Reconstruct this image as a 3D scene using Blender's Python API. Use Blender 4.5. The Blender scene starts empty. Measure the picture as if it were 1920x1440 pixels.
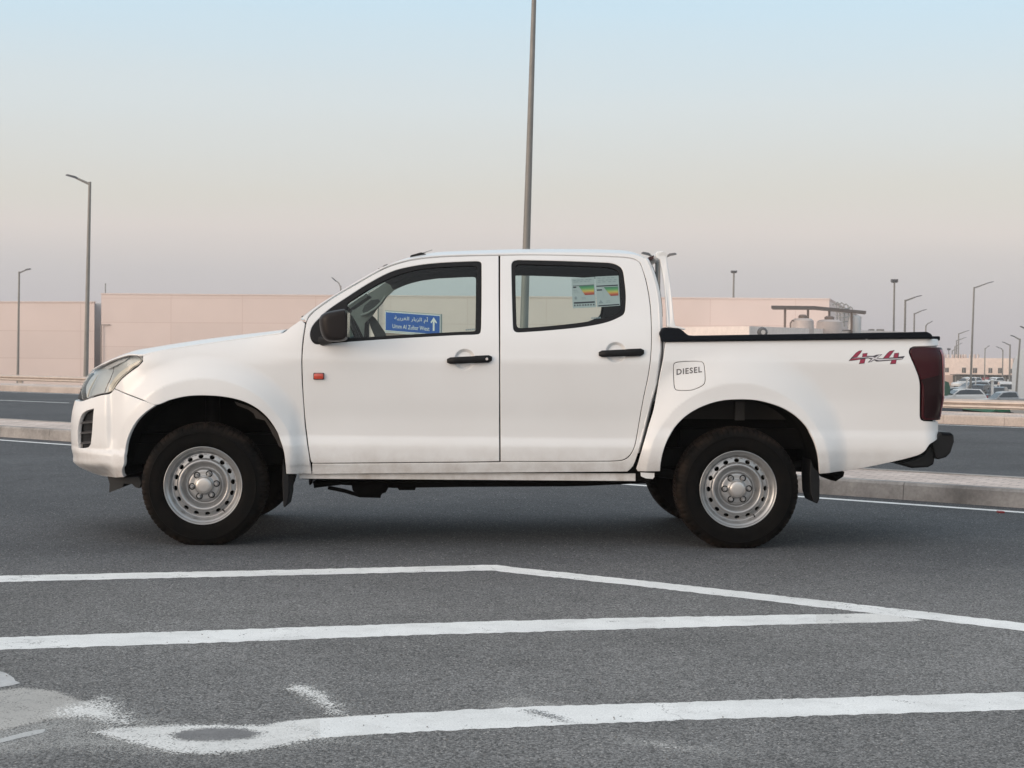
import bpy, math, random
import numpy as np
from mathutils import Vector, Matrix
from mathutils.geometry import delaunay_2d_cdt
random.seed(7)
C = bpy.context.scene.collection
SC = bpy.context.scene
# ------------------------------------------------------------------ camera
CAM = (1.5156, -9.2303, 1.1447); YAW, PIT, ROL, FPX = 0.02798, -0.021465, 0.009406, 3000.0
F_ = Vector((math.sin(YAW)*math.cos(PIT), math.cos(YAW)*math.cos(PIT), math.sin(PIT)))
R0 = Vector((math.cos(YAW), -math.sin(YAW), 0)); U0 = R0.cross(F_)
cd = bpy.data.cameras.new('camera'); cam = bpy.data.objects.new('camera', cd); C.objects.link(cam)
cd.sensor_width = 36.0; cd.lens = 36.0*FPX/1920.0; cd.clip_start = 0.1; cd.clip_end = 4000
c_, s_ = math.cos(ROL), math.sin(ROL)
RR = R0*c_ + U0*s_; UU = U0*c_ - R0*s_          # camera axes after roll (horizon falls to the right)
cd.dof.use_dof = True; cd.dof.focus_distance = 9.4; cd.dof.aperture_fstop = 16.0
cam.matrix_world = Matrix(((RR.x, UU.x, -F_.x, CAM[0]), (RR.y, UU.y, -F_.y, CAM[1]), (RR.z, UU.z, -F_.z, CAM[2]), (0, 0, 0, 1)))
SC.camera = cam
CV = Vector(CAM)
def ray(px, py):
    return F_*FPX + RR*(px-960.0) - UU*(py-720.0)
def atY(px, py, Y):
    d = ray(px, py); t = (Y-CAM[1])/d.y; p = CV + d*t; return p
def gnd(px, py, z=0.0):
    d = ray(px, py); t = (z-CAM[2])/d.z; return CV + d*t
def pt(px, py, D):
    return CV + ray(px, py)*(D/FPX)
# ------------------------------------------------------------------ sky, sun, exposure
SUN_AZ = Vector((-0.83, -0.56, 0)).normalized(); SUN_EL = math.radians(9)
w = bpy.data.worlds.new('World'); SC.world = w; w.use_nodes = True
nt = w.node_tree; nt.nodes.clear()
def N(t, **k):
    n = nt.nodes.new(t)
    for a, b in k.items(): setattr(n, a, b)
    return n
L = nt.links.new
out = N('ShaderNodeOutputWorld'); bg1 = N('ShaderNodeBackground'); bg2 = N('ShaderNodeBackground'); add = N('ShaderNodeAddShader')
sky = N('ShaderNodeTexSky', sky_type='NISHITA'); sky.sun_disc = False
sky.sun_elevation = SUN_EL; sky.sun_rotation = math.atan2(SUN_AZ.x, SUN_AZ.y)
sky.air_density = 1.0; sky.dust_density = 3.0; sky.ozone_density = 1.5
L(sky.outputs[0], bg1.inputs[0]); bg1.inputs[1].default_value = 0.02
tc = N('ShaderNodeTexCoord'); sep = N('ShaderNodeSeparateXYZ'); L(tc.outputs['Generated'], sep.inputs[0])
ramp = N('ShaderNodeValToRGB')
mp = N('ShaderNodeMapping'); mp.inputs['Scale'].default_value = (2.2, 2.2, 16.0); L(tc.outputs['Generated'], mp.inputs[0])
sn = N('ShaderNodeTexNoise'); sn.inputs['Scale'].default_value = 1.6; sn.inputs['Detail'].default_value = 4; L(mp.outputs[0], sn.inputs['Vector'])
ma = N('ShaderNodeMath', operation='MULTIPLY_ADD'); L(sn.outputs[0], ma.inputs[0]); ma.inputs[1].default_value = 0.022; L(sep.outputs['Z'], ma.inputs[2])
mb = N('ShaderNodeMath', operation='SUBTRACT'); L(ma.outputs[0], mb.inputs[0]); mb.inputs[1].default_value = 0.011; L(mb.outputs[0], ramp.inputs[0])
def srgb(r, g, b):
    f = lambda v: (v/12.92 if v <= 0.04045 else ((v+0.055)/1.055)**2.4)
    return (f(r/255), f(g/255), f(b/255), 1)
els = [(0.0, srgb(190, 184, 187)), (0.02, srgb(194, 189, 192)), (0.045, srgb(201, 196, 197)), (0.075, srgb(218, 209, 205)), (0.095, srgb(215, 211, 204)),
       (0.15, srgb(213, 220, 222)), (0.21, srgb(200, 223, 236)), (0.26, srgb(190, 216, 233)), (0.55, srgb(202, 217, 228)), (1.0, srgb(208, 218, 227))]
cr = ramp.color_ramp
cr.elements[0].position = 0.0; cr.elements[0].color = els[0][1]
cr.elements[1].position = 1.0; cr.elements[1].color = els[-1][1]
for p, c in els[1:-1]:
    e = cr.elements.new(p); e.color = c
# warm evening glow round the low sun, behind the camera to the left
vm = N('ShaderNodeVectorMath', operation='DOT_PRODUCT'); L(tc.outputs['Generated'], vm.inputs[0])
sd = (SUN_AZ*math.cos(SUN_EL) + Vector((0, 0, math.sin(SUN_EL))))
vm.inputs[1].default_value = sd
mx = N('ShaderNodeMath', operation='MAXIMUM'); L(vm.outputs['Value'], mx.inputs[0]); mx.inputs[1].default_value = 0
pw = N('ShaderNodeMath', operation='POWER'); L(mx.outputs[0], pw.inputs[0]); pw.inputs[1].default_value = 2.2
glow = N('ShaderNodeMix', data_type='RGBA', blend_type='ADD'); L(pw.outputs[0], glow.inputs[0])
L(ramp.outputs[0], glow.inputs[6]); glow.inputs[7].default_value = (1.30, 0.98, 0.76, 1)
L(glow.outputs[2], bg2.inputs[0]); bg2.inputs[1].default_value = 1.0
L(bg1.outputs[0], add.inputs[0]); L(bg2.outputs[0], add.inputs[1]); L(add.outputs[0], out.inputs[0])
sl = bpy.data.lights.new('sun', 'SUN'); sl.energy = 0.95; sl.angle = math.radians(26); sl.color = (1.0, 0.80, 0.64)
so = bpy.data.objects.new('sun', sl); C.objects.link(so); so.rotation_euler = sd.to_track_quat('Z', 'Y').to_euler(); so.location = (0, 0, 30)
SC.view_settings.view_transform = 'Standard'; SC.view_settings.look = 'None'; SC.view_settings.exposure = 0; SC.view_settings.gamma = 1
SC.cycles.max_bounces = 8; SC.cycles.transparent_max_bounces = 16
# ------------------------------------------------------------------ materials
def mat(name, col, rough=0.5, metal=0.0, coat=0.0, var=0.0, vscale=6.0, bump=0.0, bscale=60.0, spec=0.5, emis=None, trans=0.0, dirt=None):
    m = bpy.data.materials.new(name); m.use_nodes = True
    t = m.node_tree; b = t.nodes['Principled BSDF']
    c = tuple(col)[:3] + (1,)
    b.inputs['Base Color'].default_value = c; b.inputs['Roughness'].default_value = rough
    b.inputs['Metallic'].default_value = metal; b.inputs['Coat Weight'].default_value = coat; b.inputs['Coat Roughness'].default_value = 0.06
    b.inputs['Specular IOR Level'].default_value = spec
    if trans: b.inputs['Transmission Weight'].default_value = trans
    if emis: b.inputs['Emission Color'].default_value = tuple(emis)+(1,); b.inputs['Emission Strength'].default_value = 1
    tcn = t.nodes.new('ShaderNodeTexCoord')
    if var:
        n = t.nodes.new('ShaderNodeTexNoise'); n.inputs['Scale'].default_value = vscale; n.inputs['Detail'].default_value = 6
        t.links.new(tcn.outputs['Object'], n.inputs['Vector'])
        r = t.nodes.new('ShaderNodeMapRange'); r.inputs[1].default_value = 0.3; r.inputs[2].default_value = 0.7
        r.inputs[3].default_value = 1-var; r.inputs[4].default_value = 1+var
        t.links.new(n.outputs[0], r.inputs[0])
        mu = t.nodes.new('ShaderNodeMix'); mu.data_type = 'RGBA'; mu.blend_type = 'MULTIPLY'; mu.inputs[0].default_value = 1
        mu.inputs[6].default_value = c; t.links.new(r.outputs[0], mu.inputs[7]); t.links.new(mu.outputs[2], b.inputs['Base Color'])
    if bump:
        n = t.nodes.new('ShaderNodeTexNoise'); n.inputs['Scale'].default_value = bscale; n.inputs['Detail'].default_value = 4
        t.links.new(tcn.outputs['Object'], n.inputs['Vector'])
        bp = t.nodes.new('ShaderNodeBump'); bp.inputs['Strength'].default_value = bump; bp.inputs['Distance'].default_value = 0.01
        t.links.new(n.outputs[0], bp.inputs['Height']); t.links.new(bp.outputs[0], b.inputs['Normal'])
    return m
def mathn(t, op, a, b=None):
    n = t.nodes.new('ShaderNodeMath'); n.operation = op
    for i, v in enumerate((a, b)):
        if v is None: continue
        if isinstance(v, (int, float)): n.inputs[i].default_value = v
        else: t.links.new(v, n.inputs[i])
    return n.outputs[0]
def noise(t, vec, sc, det=4, rough=0.55):
    n = t.nodes.new('ShaderNodeTexNoise'); n.inputs['Scale'].default_value = sc; n.inputs['Detail'].default_value = det
    n.inputs['Roughness'].default_value = rough
    t.links.new(vec, n.inputs['Vector']); return n.outputs[0]
def maprange(t, v, a, b, c, d):
    n = t.nodes.new('ShaderNodeMapRange'); t.links.new(v, n.inputs[0])
    for i, x in enumerate((a, b, c, d)): n.inputs[i+1].default_value = x
    return n.outputs[0]
def mixc(t, f, a, b, mode='MIX'):
    n = t.nodes.new('ShaderNodeMix'); n.data_type = 'RGBA'; n.blend_type = mode
    for i, v in ((0, f), (6, a), (7, b)):
        if isinstance(v, (int, float)): n.inputs[i].default_value = v
        elif isinstance(v, tuple): n.inputs[i].default_value = v
        else: t.links.new(v, n.inputs[i])
    return n.outputs[2]
def asphalt(name, base=(0.175, 0.172, 0.17)):
    m = bpy.data.materials.new(name); m.use_nodes = True; t = m.node_tree; b = t.nodes['Principled BSDF']
    g = t.nodes.new('ShaderNodeNewGeometry'); P = g.outputs['Position']
    vor = t.nodes.new('ShaderNodeTexVoronoi'); vor.inputs['Scale'].default_value = 165; t.links.new(P, vor.inputs['Vector'])
    cel = t.nodes.new('ShaderNodeSeparateColor'); t.links.new(vor.outputs['Color'], cel.inputs[0])
    st = maprange(t, cel.outputs[0], 0.0, 1.0, 0.35, 1.65)
    sx = t.nodes.new('ShaderNodeSeparateXYZ'); t.links.new(P, sx.inputs[0])
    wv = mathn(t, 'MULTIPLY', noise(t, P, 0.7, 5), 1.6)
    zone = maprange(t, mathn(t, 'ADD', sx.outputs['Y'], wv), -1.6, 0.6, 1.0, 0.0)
    track = maprange(t, noise(t, P, 0.35, 6, 0.65), 0.42, 0.60, 0.86, 1.08)
    oil = maprange(t, noise(t, P, 1.9, 3), 0.66, 0.74, 1.0, 0.72)
    spk = maprange(t, cel.outputs[1], 0.982, 0.992, 0.0, 0.8)
    gap = maprange(t, vor.outputs['Distance'], 0.2, 0.75, 1.08, 0.68)
    fine = maprange(t, noise(t, P, 330, 3), 0.3, 0.7, 0.72, 1.28)
    big = maprange(t, noise(t, P, 0.55, 5), 0.3, 0.7, 0.84, 1.13)
    mid = maprange(t, noise(t, P, 4.0, 5), 0.3, 0.7, 0.93, 1.07)
    f = mathn(t, 'MULTIPLY', mathn(t, 'MULTIPLY', st, gap), mathn(t, 'MULTIPLY', fine, mathn(t, 'MULTIPLY', big, mid)))
    f = mathn(t, 'MULTIPLY', f, mathn(t, 'MULTIPLY', track, oil))
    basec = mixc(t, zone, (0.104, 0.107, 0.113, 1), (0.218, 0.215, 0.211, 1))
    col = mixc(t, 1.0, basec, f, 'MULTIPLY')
    col = mixc(t, spk, col, (0.5, 0.48, 0.45, 1))
    tint = maprange(t, noise(t, P, 30, 2), 0.55, 0.75, 0, 0.35)
    col = mixc(t, tint, col, (0.19, 0.18, 0.17, 1))
    # tyre-polished wheel tracks and a few oil drips: marks with a shape of their own
    t.links.new(col, b.inputs['Base Color']); b.inputs['Roughness'].default_value = 0.85; b.inputs['Specular IOR Level'].default_value = 0.25
    bp = t.nodes.new('ShaderNodeBump'); bp.inputs['Strength'].default_value = 0.6; bp.inputs['Distance'].default_value = 0.003
    hh = mathn(t, 'ADD', mathn(t, 'MULTIPLY', vor.outputs['Distance'], -1.0), noise(t, P, 160, 3))
    t.links.new(hh, bp.inputs['Height']); t.links.new(bp.outputs[0], b.inputs['Normal'])
    return m
def paintline(name, col=(0.66, 0.66, 0.64), wear=0.30, attr=False, lo=0.93):
    """worn road paint: shows the asphalt through where it is rubbed off"""
    m = bpy.data.materials.new(name); m.use_nodes = True; t = m.node_tree; b = t.nodes['Principled BSDF']; o = t.nodes['Material Output']
    g = t.nodes.new('ShaderNodeNewGeometry'); P = g.outputs['Position']
    n1 = noise(t, P, 9, 6, 0.7); n2 = noise(t, P, 120, 3)
    var = maprange(t, noise(t, P, 3, 5), 0.3, 0.7, 0.88, 1.06)
    sp = maprange(t, noise(t, P, 180, 2), 0.35, 0.65, 0.86, 1.07)
    col2 = mixc(t, 1.0, tuple(col)+(1,), mathn(t, 'MULTIPLY', var, sp), 'MULTIPLY')
    cv = t.nodes.new('ShaderNodeTexVoronoi'); cv.feature = 'DISTANCE_TO_EDGE'; cv.inputs['Scale'].default_value = 2.4
    wob = t.nodes.new('ShaderNodeVectorMath'); wob.operation = 'ADD'
    nn = t.nodes.new('ShaderNodeTexNoise'); nn.inputs['Scale'].default_value = 5; nn.inputs['Detail'].default_value = 5; t.links.new(P, nn.inputs['Vector'])
    t.links.new(P, wob.inputs[0]); t.links.new(nn.outputs['Color'], wob.inputs[1]); t.links.new(wob.outputs[0], cv.inputs['Vector'])
    crack = maprange(t, cv.outputs[0], 0.003, 0.012, 1.0, 0.0)
    crack = mathn(t, 'MULTIPLY', crack, maprange(t, noise(t, P, 1.7, 3), 0.50, 0.56, 0.0, 0.9))
    col2 = mixc(t, crack, col2, (0.20, 0.195, 0.19, 1))
    pit = maprange(t, noise(t, P, 75, 2), 0.70, 0.74, 0.0, 0.8)
    col2 = mixc(t, pit, col2, (0.16, 0.155, 0.15, 1))
    grime = maprange(t, noise(t, P, 5.5, 6, 0.7), 0.50, 0.72, 0.0, 0.35)
    col2 = mixc(t, grime, col2, (0.42, 0.41, 0.39, 1))
    t.links.new(col2, b.inputs['Base Color']); b.inputs['Roughness'].default_value = 0.7
    tr = t.nodes.new('ShaderNodeBsdfTransparent'); ms = t.nodes.new('ShaderNodeMixShader')
    s = mathn(t, 'ADD', mathn(t, 'MULTIPLY', n1, 0.6), mathn(t, 'MULTIPLY', n2, 0.4))
    if attr:
        a = t.nodes.new('ShaderNodeAttribute'); a.attribute_name = 'cover'
        hf = mathn(t, 'MULTIPLY', maprange(t, noise(t, P, 140, 2), 0.38, 0.62, 0.0, 1.0), 0.75)
        lf = mathn(t, 'MULTIPLY', maprange(t, noise(t, P, 14, 6, 0.7), 0.3, 0.7, 0.0, 1.0), 0.55)
        s = mathn(t, 'ADD', mathn(t, 'ADD', hf, lf), mathn(t, 'ADD', a.outputs['Fac'], -1.0))
        al = maprange(t, s, 0.0, 0.4, 0.0, lo)
    else:
        al = maprange(t, s, wear, wear+0.05, 0.0, 1.0)
    t.links.new(al, ms.inputs[0]); t.links.new(tr.outputs[0], ms.inputs[1]); t.links.new(b.outputs[0], ms.inputs[2])
    t.links.new(ms.outputs[0], o.inputs[0]); return m
def panelwall(name, col, joint, w, h, mort=0.02, rowoff=0.0):
    """precast wall panels: joints and slightly differing tones"""
    m = bpy.data.materials.new(name); m.use_nodes = True; t = m.node_tree; b = t.nodes['Principled BSDF']
    uv = t.nodes.new('ShaderNodeUVMap'); uv.uv_map = 'UVMap'
    br = t.nodes.new('ShaderNodeTexBrick'); br.offset = rowoff; br.inputs['Scale'].default_value = 1; br.inputs['Mortar Size'].default_value = mort
    br.inputs['Brick Width'].default_value = w; br.inputs['Row Height'].default_value = h; br.inputs['Mortar Smooth'].default_value = 0.2
    c = Vector(col); br.inputs['Color1'].default_value = tuple(c*0.97)+(1,); br.inputs['Color2'].default_value = tuple(c*1.02)+(1,)
    br.inputs['Mortar'].default_value = tuple(joint)+(1,)
    t.links.new(uv.outputs[0], br.inputs['Vector'])
    tcn = t.nodes.new('ShaderNodeTexCoord')
    v = maprange(t, noise(t, tcn.outputs['Object'], 0.25, 5), 0.3, 0.7, 0.96, 1.04)
    t.links.new(mixc(t, 1.0, br.outputs[0], v, 'MULTIPLY'), b.inputs['Base Color']); b.inputs['Roughness'].default_value = 0.85
    return m
def paver(name):
    m = bpy.data.materials.new(name); m.use_nodes = True; t = m.node_tree; b = t.nodes['Principled BSDF']
    uv = t.nodes.new('ShaderNodeUVMap'); uv.uv_map = 'UVMap'
    br = t.nodes.new('ShaderNodeTexBrick'); br.inputs['Scale'].default_value = 1; br.inputs['Mortar Size'].default_value = 0.007
    br.inputs['Brick Width'].default_value = 0.2; br.inputs['Row Height'].default_value = 0.1
    br.inputs['Color1'].default_value = (0.74, 0.62, 0.55, 1); br.inputs['Color2'].default_value = (0.60, 0.49, 0.43, 1); br.inputs['Mortar'].default_value = (0.36, 0.30, 0.27, 1)
    t.links.new(uv.outputs[0], br.inputs['Vector'])
    g = t.nodes.new('ShaderNodeNewGeometry')
    v = maprange(t, noise(t, g.outputs['Position'], 1.3, 6), 0.3, 0.7, 0.82, 1.15)
    t.links.new(mixc(t, 1.0, br.outputs[0], v, 'MULTIPLY'), b.inputs['Base Color']); b.inputs['Roughness'].default_value = 0.85
    return m
def concrete(name, col, j=1.0, stain=0.35):
    m = bpy.data.materials.new(name); m.use_nodes = True; t = m.node_tree; b = t.nodes['Principled BSDF']
    g = t.nodes.new('ShaderNodeNewGeometry'); P = g.outputs['Position']
    a = maprange(t, noise(t, P, 2.2, 8, 0.65), 0.35, 0.7, 1.12, 1-stain)
    f = maprange(t, noise(t, P, 45, 4), 0.3, 0.7, 0.88, 1.1)
    t.links.new(mixc(t, 1.0, tuple(col)+(1,), mathn(t, 'MULTIPLY', a, f), 'MULTIPLY'), b.inputs['Base Color'])
    b.inputs['Roughness'].default_value = 0.85
    bp = t.nodes.new('ShaderNodeBump'); bp.inputs['Strength'].default_value = 0.5; bp.inputs['Distance'].default_value = 0.006
    t.links.new(noise(t, P, 30, 6), bp.inputs['Height']); t.links.new(bp.outputs[0], b.inputs['Normal'])
    return m
def carpaint(name, col):
    m = bpy.data.materials.new(name); m.use_nodes = True; t = m.node_tree; b = t.nodes['Principled BSDF']
    g = t.nodes.new('ShaderNodeNewGeometry'); P = g.outputs['Position']
    sp = t.nodes.new('ShaderNodeSeparateXYZ'); t.links.new(P, sp.inputs[0])
    low = maprange(t, sp.outputs['Z'], 0.30, 0.62, 1.0, 0.0)
    n = maprange(t, noise(t, P, 7, 7, 0.65), 0.40, 0.72, 0.0, 1.0)
    film = maprange(t, noise(t, P, 1.6, 6), 0.3, 0.75, 0.0, 0.10)
    d = mathn(t, 'ADD', mathn(t, 'MULTIPLY', mathn(t, 'MULTIPLY', low, n), 0.8), film)
    t.links.new(mixc(t, d, tuple(col)+(1,), (0.36, 0.29, 0.23, 1)), b.inputs['Base Color'])
    b.inputs['Roughness'].default_value = 0.38; b.inputs['Coat Weight'].default_value = 0.5
    t.links.new(maprange(t, noise(t, P, 3, 4), 0.3, 0.7, 0.10, 0.20), b.inputs['Coat Roughness'])
    return m
def glassmat(name, tint, refl=1.0, ior=1.5):
    m = bpy.data.materials.new(name); m.use_nodes = True; t = m.node_tree; t.nodes.remove(t.nodes['Principled BSDF']); o = t.nodes['Material Output']
    tr = t.nodes.new('ShaderNodeBsdfTransparent'); tr.inputs[0].default_value = tuple(tint)+(1,)
    gl = t.nodes.new('ShaderNodeBsdfGlossy'); gl.inputs['Roughness'].default_value = 0.02; gl.inputs[0].default_value = (refl, refl, refl, 1)
    fr = t.nodes.new('ShaderNodeFresnel'); fr.inputs[0].default_value = ior
    ms = t.nodes.new('ShaderNodeMixShader'); t.links.new(fr.outputs[0], ms.inputs[0]); t.links.new(tr.outputs[0], ms.inputs[1]); t.links.new(gl.outputs[0], ms.inputs[2])
    t.links.new(ms.outputs[0], o.inputs[0]); return m
M = {}
M['white'] = carpaint('white_paint', (0.81, 0.808, 0.803))
M['black'] = mat('black_plastic', (0.009, 0.009, 0.010), 0.5, spec=0.22, var=0.15, vscale=20)
M['satin'] = mat('dark_rail_plastic', (0.007, 0.009, 0.013), 0.65, spec=0.12, var=0.15, vscale=9)
M['dark'] = mat('dark_cavity', (0.003, 0.003, 0.003), 0.95, spec=0.05)
M['under'] = mat('underbody', (0.006, 0.0055, 0.005), 0.85, var=0.4, vscale=8, spec=0.15)
M['liner'] = mat('arch_liner', (0.0055, 0.005, 0.0045), 0.9, var=0.4, vscale=6, spec=0.1, bump=0.3, bscale=30)
M['trim'] = mat('cabin_trim', (0.045, 0.05, 0.055), 0.7, var=0.1)
M['headliner'] = mat('cabin_headliner', (0.05, 0.055, 0.062), 0.8)
M['trim_grey'] = mat('cabin_trim_grey', (0.20, 0.215, 0.21), 0.6)
M['seat'] = mat('seat_fabric', (0.06, 0.06, 0.065), 0.9)
M['glass'] = glassmat('window_glass', (0.80, 0.895, 0.88), ior=1.38)
M['wglass'] = glassmat('windscreen_glass', (0.72, 0.82, 0.79))
M['darkglass'] = mat('dark_glass', (0.01, 0.012, 0.014), 0.05, coat=1)
M['lens'] = glassmat('headlight_lens', (0.93, 0.94, 0.93), ior=1.33)
M['reflector'] = mat('headlight_reflector', (0.47, 0.51, 0.54), 0.5, metal=0.1)
M['chrome'] = mat('chrome', (0.7, 0.7, 0.7), 0.15, metal=1)
M['rim'] = mat('silver_steel', (0.40, 0.40, 0.40), 0.34, metal=0.7, coat=0.2, var=0.10, vscale=14)
M['hub'] = mat('silver_cap', (0.55, 0.53, 0.51), 0.3, metal=0.6, coat=0.3)
M['redlens'] = mat('tail_lens', (0.035, 0.001, 0.004), 0.2, coat=0.12, spec=0.3)
M['redlens2'] = mat('tail_lens_edge', (0.30, 0.006, 0.02), 0.10, coat=1.0)
M['orange'] = mat('side_repeater', (0.55, 0.05, 0.02), 0.15, coat=1)
M['decal_red'] = mat('decal_red', (0.30, 0.02, 0.055), 0.4)
M['decal_dark'] = mat('decal_dark', (0.06, 0.05, 0.06), 0.4)
M['decal_silver'] = mat('decal_silver', (0.62, 0.60, 0.62), 0.35)
M['text_grey'] = mat('text_grey', (0.11, 0.10, 0.105), 0.4)
M['galv'] = mat('galvanised', (0.30, 0.30, 0.29), 0.5, metal=0.3, var=0.12)
M['pole'] = mat('lamp_pole_paint', (0.23, 0.22, 0.205), 0.55, metal=0.2, var=0.08, vscale=3)
M['lamphead'] = mat('lamp_head', (0.10, 0.10, 0.105), 0.5)
def tyremat():
    m = bpy.data.materials.new('tyre_rubber'); m.use_nodes = True; t = m.node_tree; b = t.nodes['Principled BSDF']
    tcn = t.nodes.new('ShaderNodeTexCoord'); P = tcn.outputs['Object']
    sp = t.nodes.new('ShaderNodeSeparateXYZ'); t.links.new(P, sp.inputs[0])
    r = mathn(t, 'SQRT', mathn(t, 'ADD', mathn(t, 'POWER', sp.outputs['X'], 2.0), mathn(t, 'POWER', sp.outputs['Z'], 2.0)))
    tread = maprange(t, r, 0.315, 0.35, 0.0, 1.0)
    n = maprange(t, noise(t, P, 9, 6, 0.7), 0.4, 0.7, 0.0, 1.0)
    f = mathn(t, 'MULTIPLY', mathn(t, 'ADD', mathn(t, 'MULTIPLY', tread, 0.75), 0.12), n)
    t.links.new(mixc(t, f, (0.0016, 0.0016, 0.0016, 1), (0.038, 0.026, 0.019, 1)), b.inputs['Base Color'])
    b.inputs['Roughness'].default_value = 0.75; b.inputs['Specular IOR Level'].default_value = 0.12
    bp = t.nodes.new('ShaderNodeBump'); bp.inputs['Strength'].default_value = 0.25; bp.inputs['Distance'].default_value = 0.004
    t.links.new(noise(t, P, 90, 3), bp.inputs['Height']); t.links.new(bp.outputs[0], b.inputs['Normal'])
    return m
M['tyre'] = tyremat()
# ------------------------------------------------------------------ object helpers
def setprops(o, label=None, cat=None, group=None, kind=None):
    if label: o['label'] = label
    if cat: o['category'] = cat
    if group: o['group'] = group
    if kind: o['kind'] = kind
    return o
def empty(name, loc, label, cat, group=None):
    o = bpy.data.objects.new(name, None); C.objects.link(o); o.location = loc; o.empty_display_size = 0.2
    return setprops(o, label, cat, group)
def attach(o, parent):
    if parent is not None:
        bpy.context.view_layer.update()
        o.parent = parent; o.matrix_parent_inverse = parent.matrix_world.inverted()
def mk(name, verts, faces, m, parent=None, smooth=False, normals=None, loc=None):
    me = bpy.data.meshes.new(name)
    vs = [tuple(v) for v in verts]
    if loc is not None: vs = [(v[0]-loc[0], v[1]-loc[1], v[2]-loc[2]) for v in vs]
    me.from_pydata(vs, [], [tuple(int(i) for i in f) for f in faces]); me.validate(); me.update()
    if m is not None: me.materials.append(m)
    if smooth:
        me.polygons.foreach_set('use_smooth', [True]*len(me.polygons))
        if normals is not None: me.normals_split_custom_set_from_vertices([tuple(n) for n in normals])
    o = bpy.data.objects.new(name, me); C.objects.link(o)
    if loc is not None: o.location = loc
    attach(o, parent)
    return o
class MB:
    """collects simple solids, then links them as one mesh object"""
    def __init__(s): s.v = []; s.f = []
    def addm(s, v, f):
        n = len(s.v); s.v += [tuple(p) for p in v]; s.f += [tuple(i+n for i in q) for q in f]; return s
    def box(s, x0, x1, y0, y1, z0, z1, b=0.0):
        if b <= 0:
            v = [(x, y, z) for x in (x0, x1) for y in (y0, y1) for z in (z0, z1)]
            return s.addm(v, [(0, 1, 3, 2), (4, 6, 7, 5), (0, 4, 5, 1), (2, 3, 7, 6), (0, 2, 6, 4), (1, 5, 7, 3)])
        import bmesh
        bm = bmesh.new(); bmesh.ops.create_cube(bm, size=1)
        for q in bm.verts: q.co = Vector(((x0+x1)/2+q.co.x*(x1-x0), (y0+y1)/2+q.co.y*(y1-y0), (z0+z1)/2+q.co.z*(z1-z0)))
        bmesh.ops.bevel(bm, geom=bm.edges[:], offset=b, segments=2, affect='EDGES', profile=0.6)
        bm.verts.index_update(); s.addm([q.co[:] for q in bm.verts], [[q.index for q in f.verts] for f in bm.faces]); bm.free(); return s
    def tube(s, pts, rad, n=10, cap=True):
        pts = [Vector(p) for p in pts]; R = rad if isinstance(rad, (list, tuple)) else [rad]*len(pts)
        rings = []; base = len(s.v)
        for i, p in enumerate(pts):
            d = (pts[min(i+1, len(pts)-1)]-pts[max(i-1, 0)]).normalized()
            a = d.cross(Vector((0, 0, 1)));
            if a.length < 1e-3: a = Vector((1, 0, 0))
            a.normalize(); b = d.cross(a).normalized()
            for k in range(n):
                t = 2*math.pi*k/n; s.v.append(tuple(p + a*R[i]*math.cos(t) + b*R[i]*math.sin(t)))
        for i in range(len(pts)-1):
            for k in range(n):
                k2 = (k+1) % n; s.f.append((base+i*n+k, base+i*n+k2, base+(i+1)*n+k2, base+(i+1)*n+k))
        if cap:
            s.f.append(tuple(base+k for k in range(n))[::-1]); s.f.append(tuple(base+(len(pts)-1)*n+k for k in range(n)))
        return s
    def prism(s, poly, a, b, axis='y'):
        """poly of (x,z) extruded from y=a to y=b (axis y), or of (x,y) from z=a to b (axis z)"""
        n = len(poly); mp = (lambda p, t: (p[0], t, p[1])) if axis == 'y' else (lambda p, t: (p[0], p[1], t))
        v = [mp(p, a) for p in poly] + [mp(p, b) for p in poly]
        f = [tuple(range(n)), tuple(range(2*n-1, n-1, -1))] + [(i, n+i, n+(i+1) % n, (i+1) % n) for i in range(n)]
        return s.addm(v, f)
    def lathe(s, prof, cx, cy, cz, n=48, axis='y', a0=0):
        """prof of (r, t): t along the axis"""
        base = len(s.v)
        for r, t in prof:
            for k in range(n):
                a = 2*math.pi*k/n+a0
                s.v.append((cx+r*math.cos(a), cy+t, cz+r*math.sin(a)) if axis == 'y' else (cx+r*math.cos(a), cy+r*math.sin(a), cz+t))
        for i in range(len(prof)-1):
            for k in range(n):
                k2 = (k+1) % n; s.f.append((base+i*n+k, base+(i+1)*n+k, base+(i+1)*n+k2, base+i*n+k2))
        return s
    def build(s, name, m, parent=None, smooth=False, loc=None):
        o = mk(name, s.v, s.f, m, parent, smooth=smooth, loc=loc)
        fixn(o)
        if smooth:
            import bmesh
            bm = bmesh.new(); bm.from_mesh(o.data)
            for e in bm.edges:
                if len(e.link_faces) == 2 and e.calc_face_angle(0) > 0.7: e.smooth = False
            bm.to_mesh(o.data); bm.free()
        return o
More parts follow.
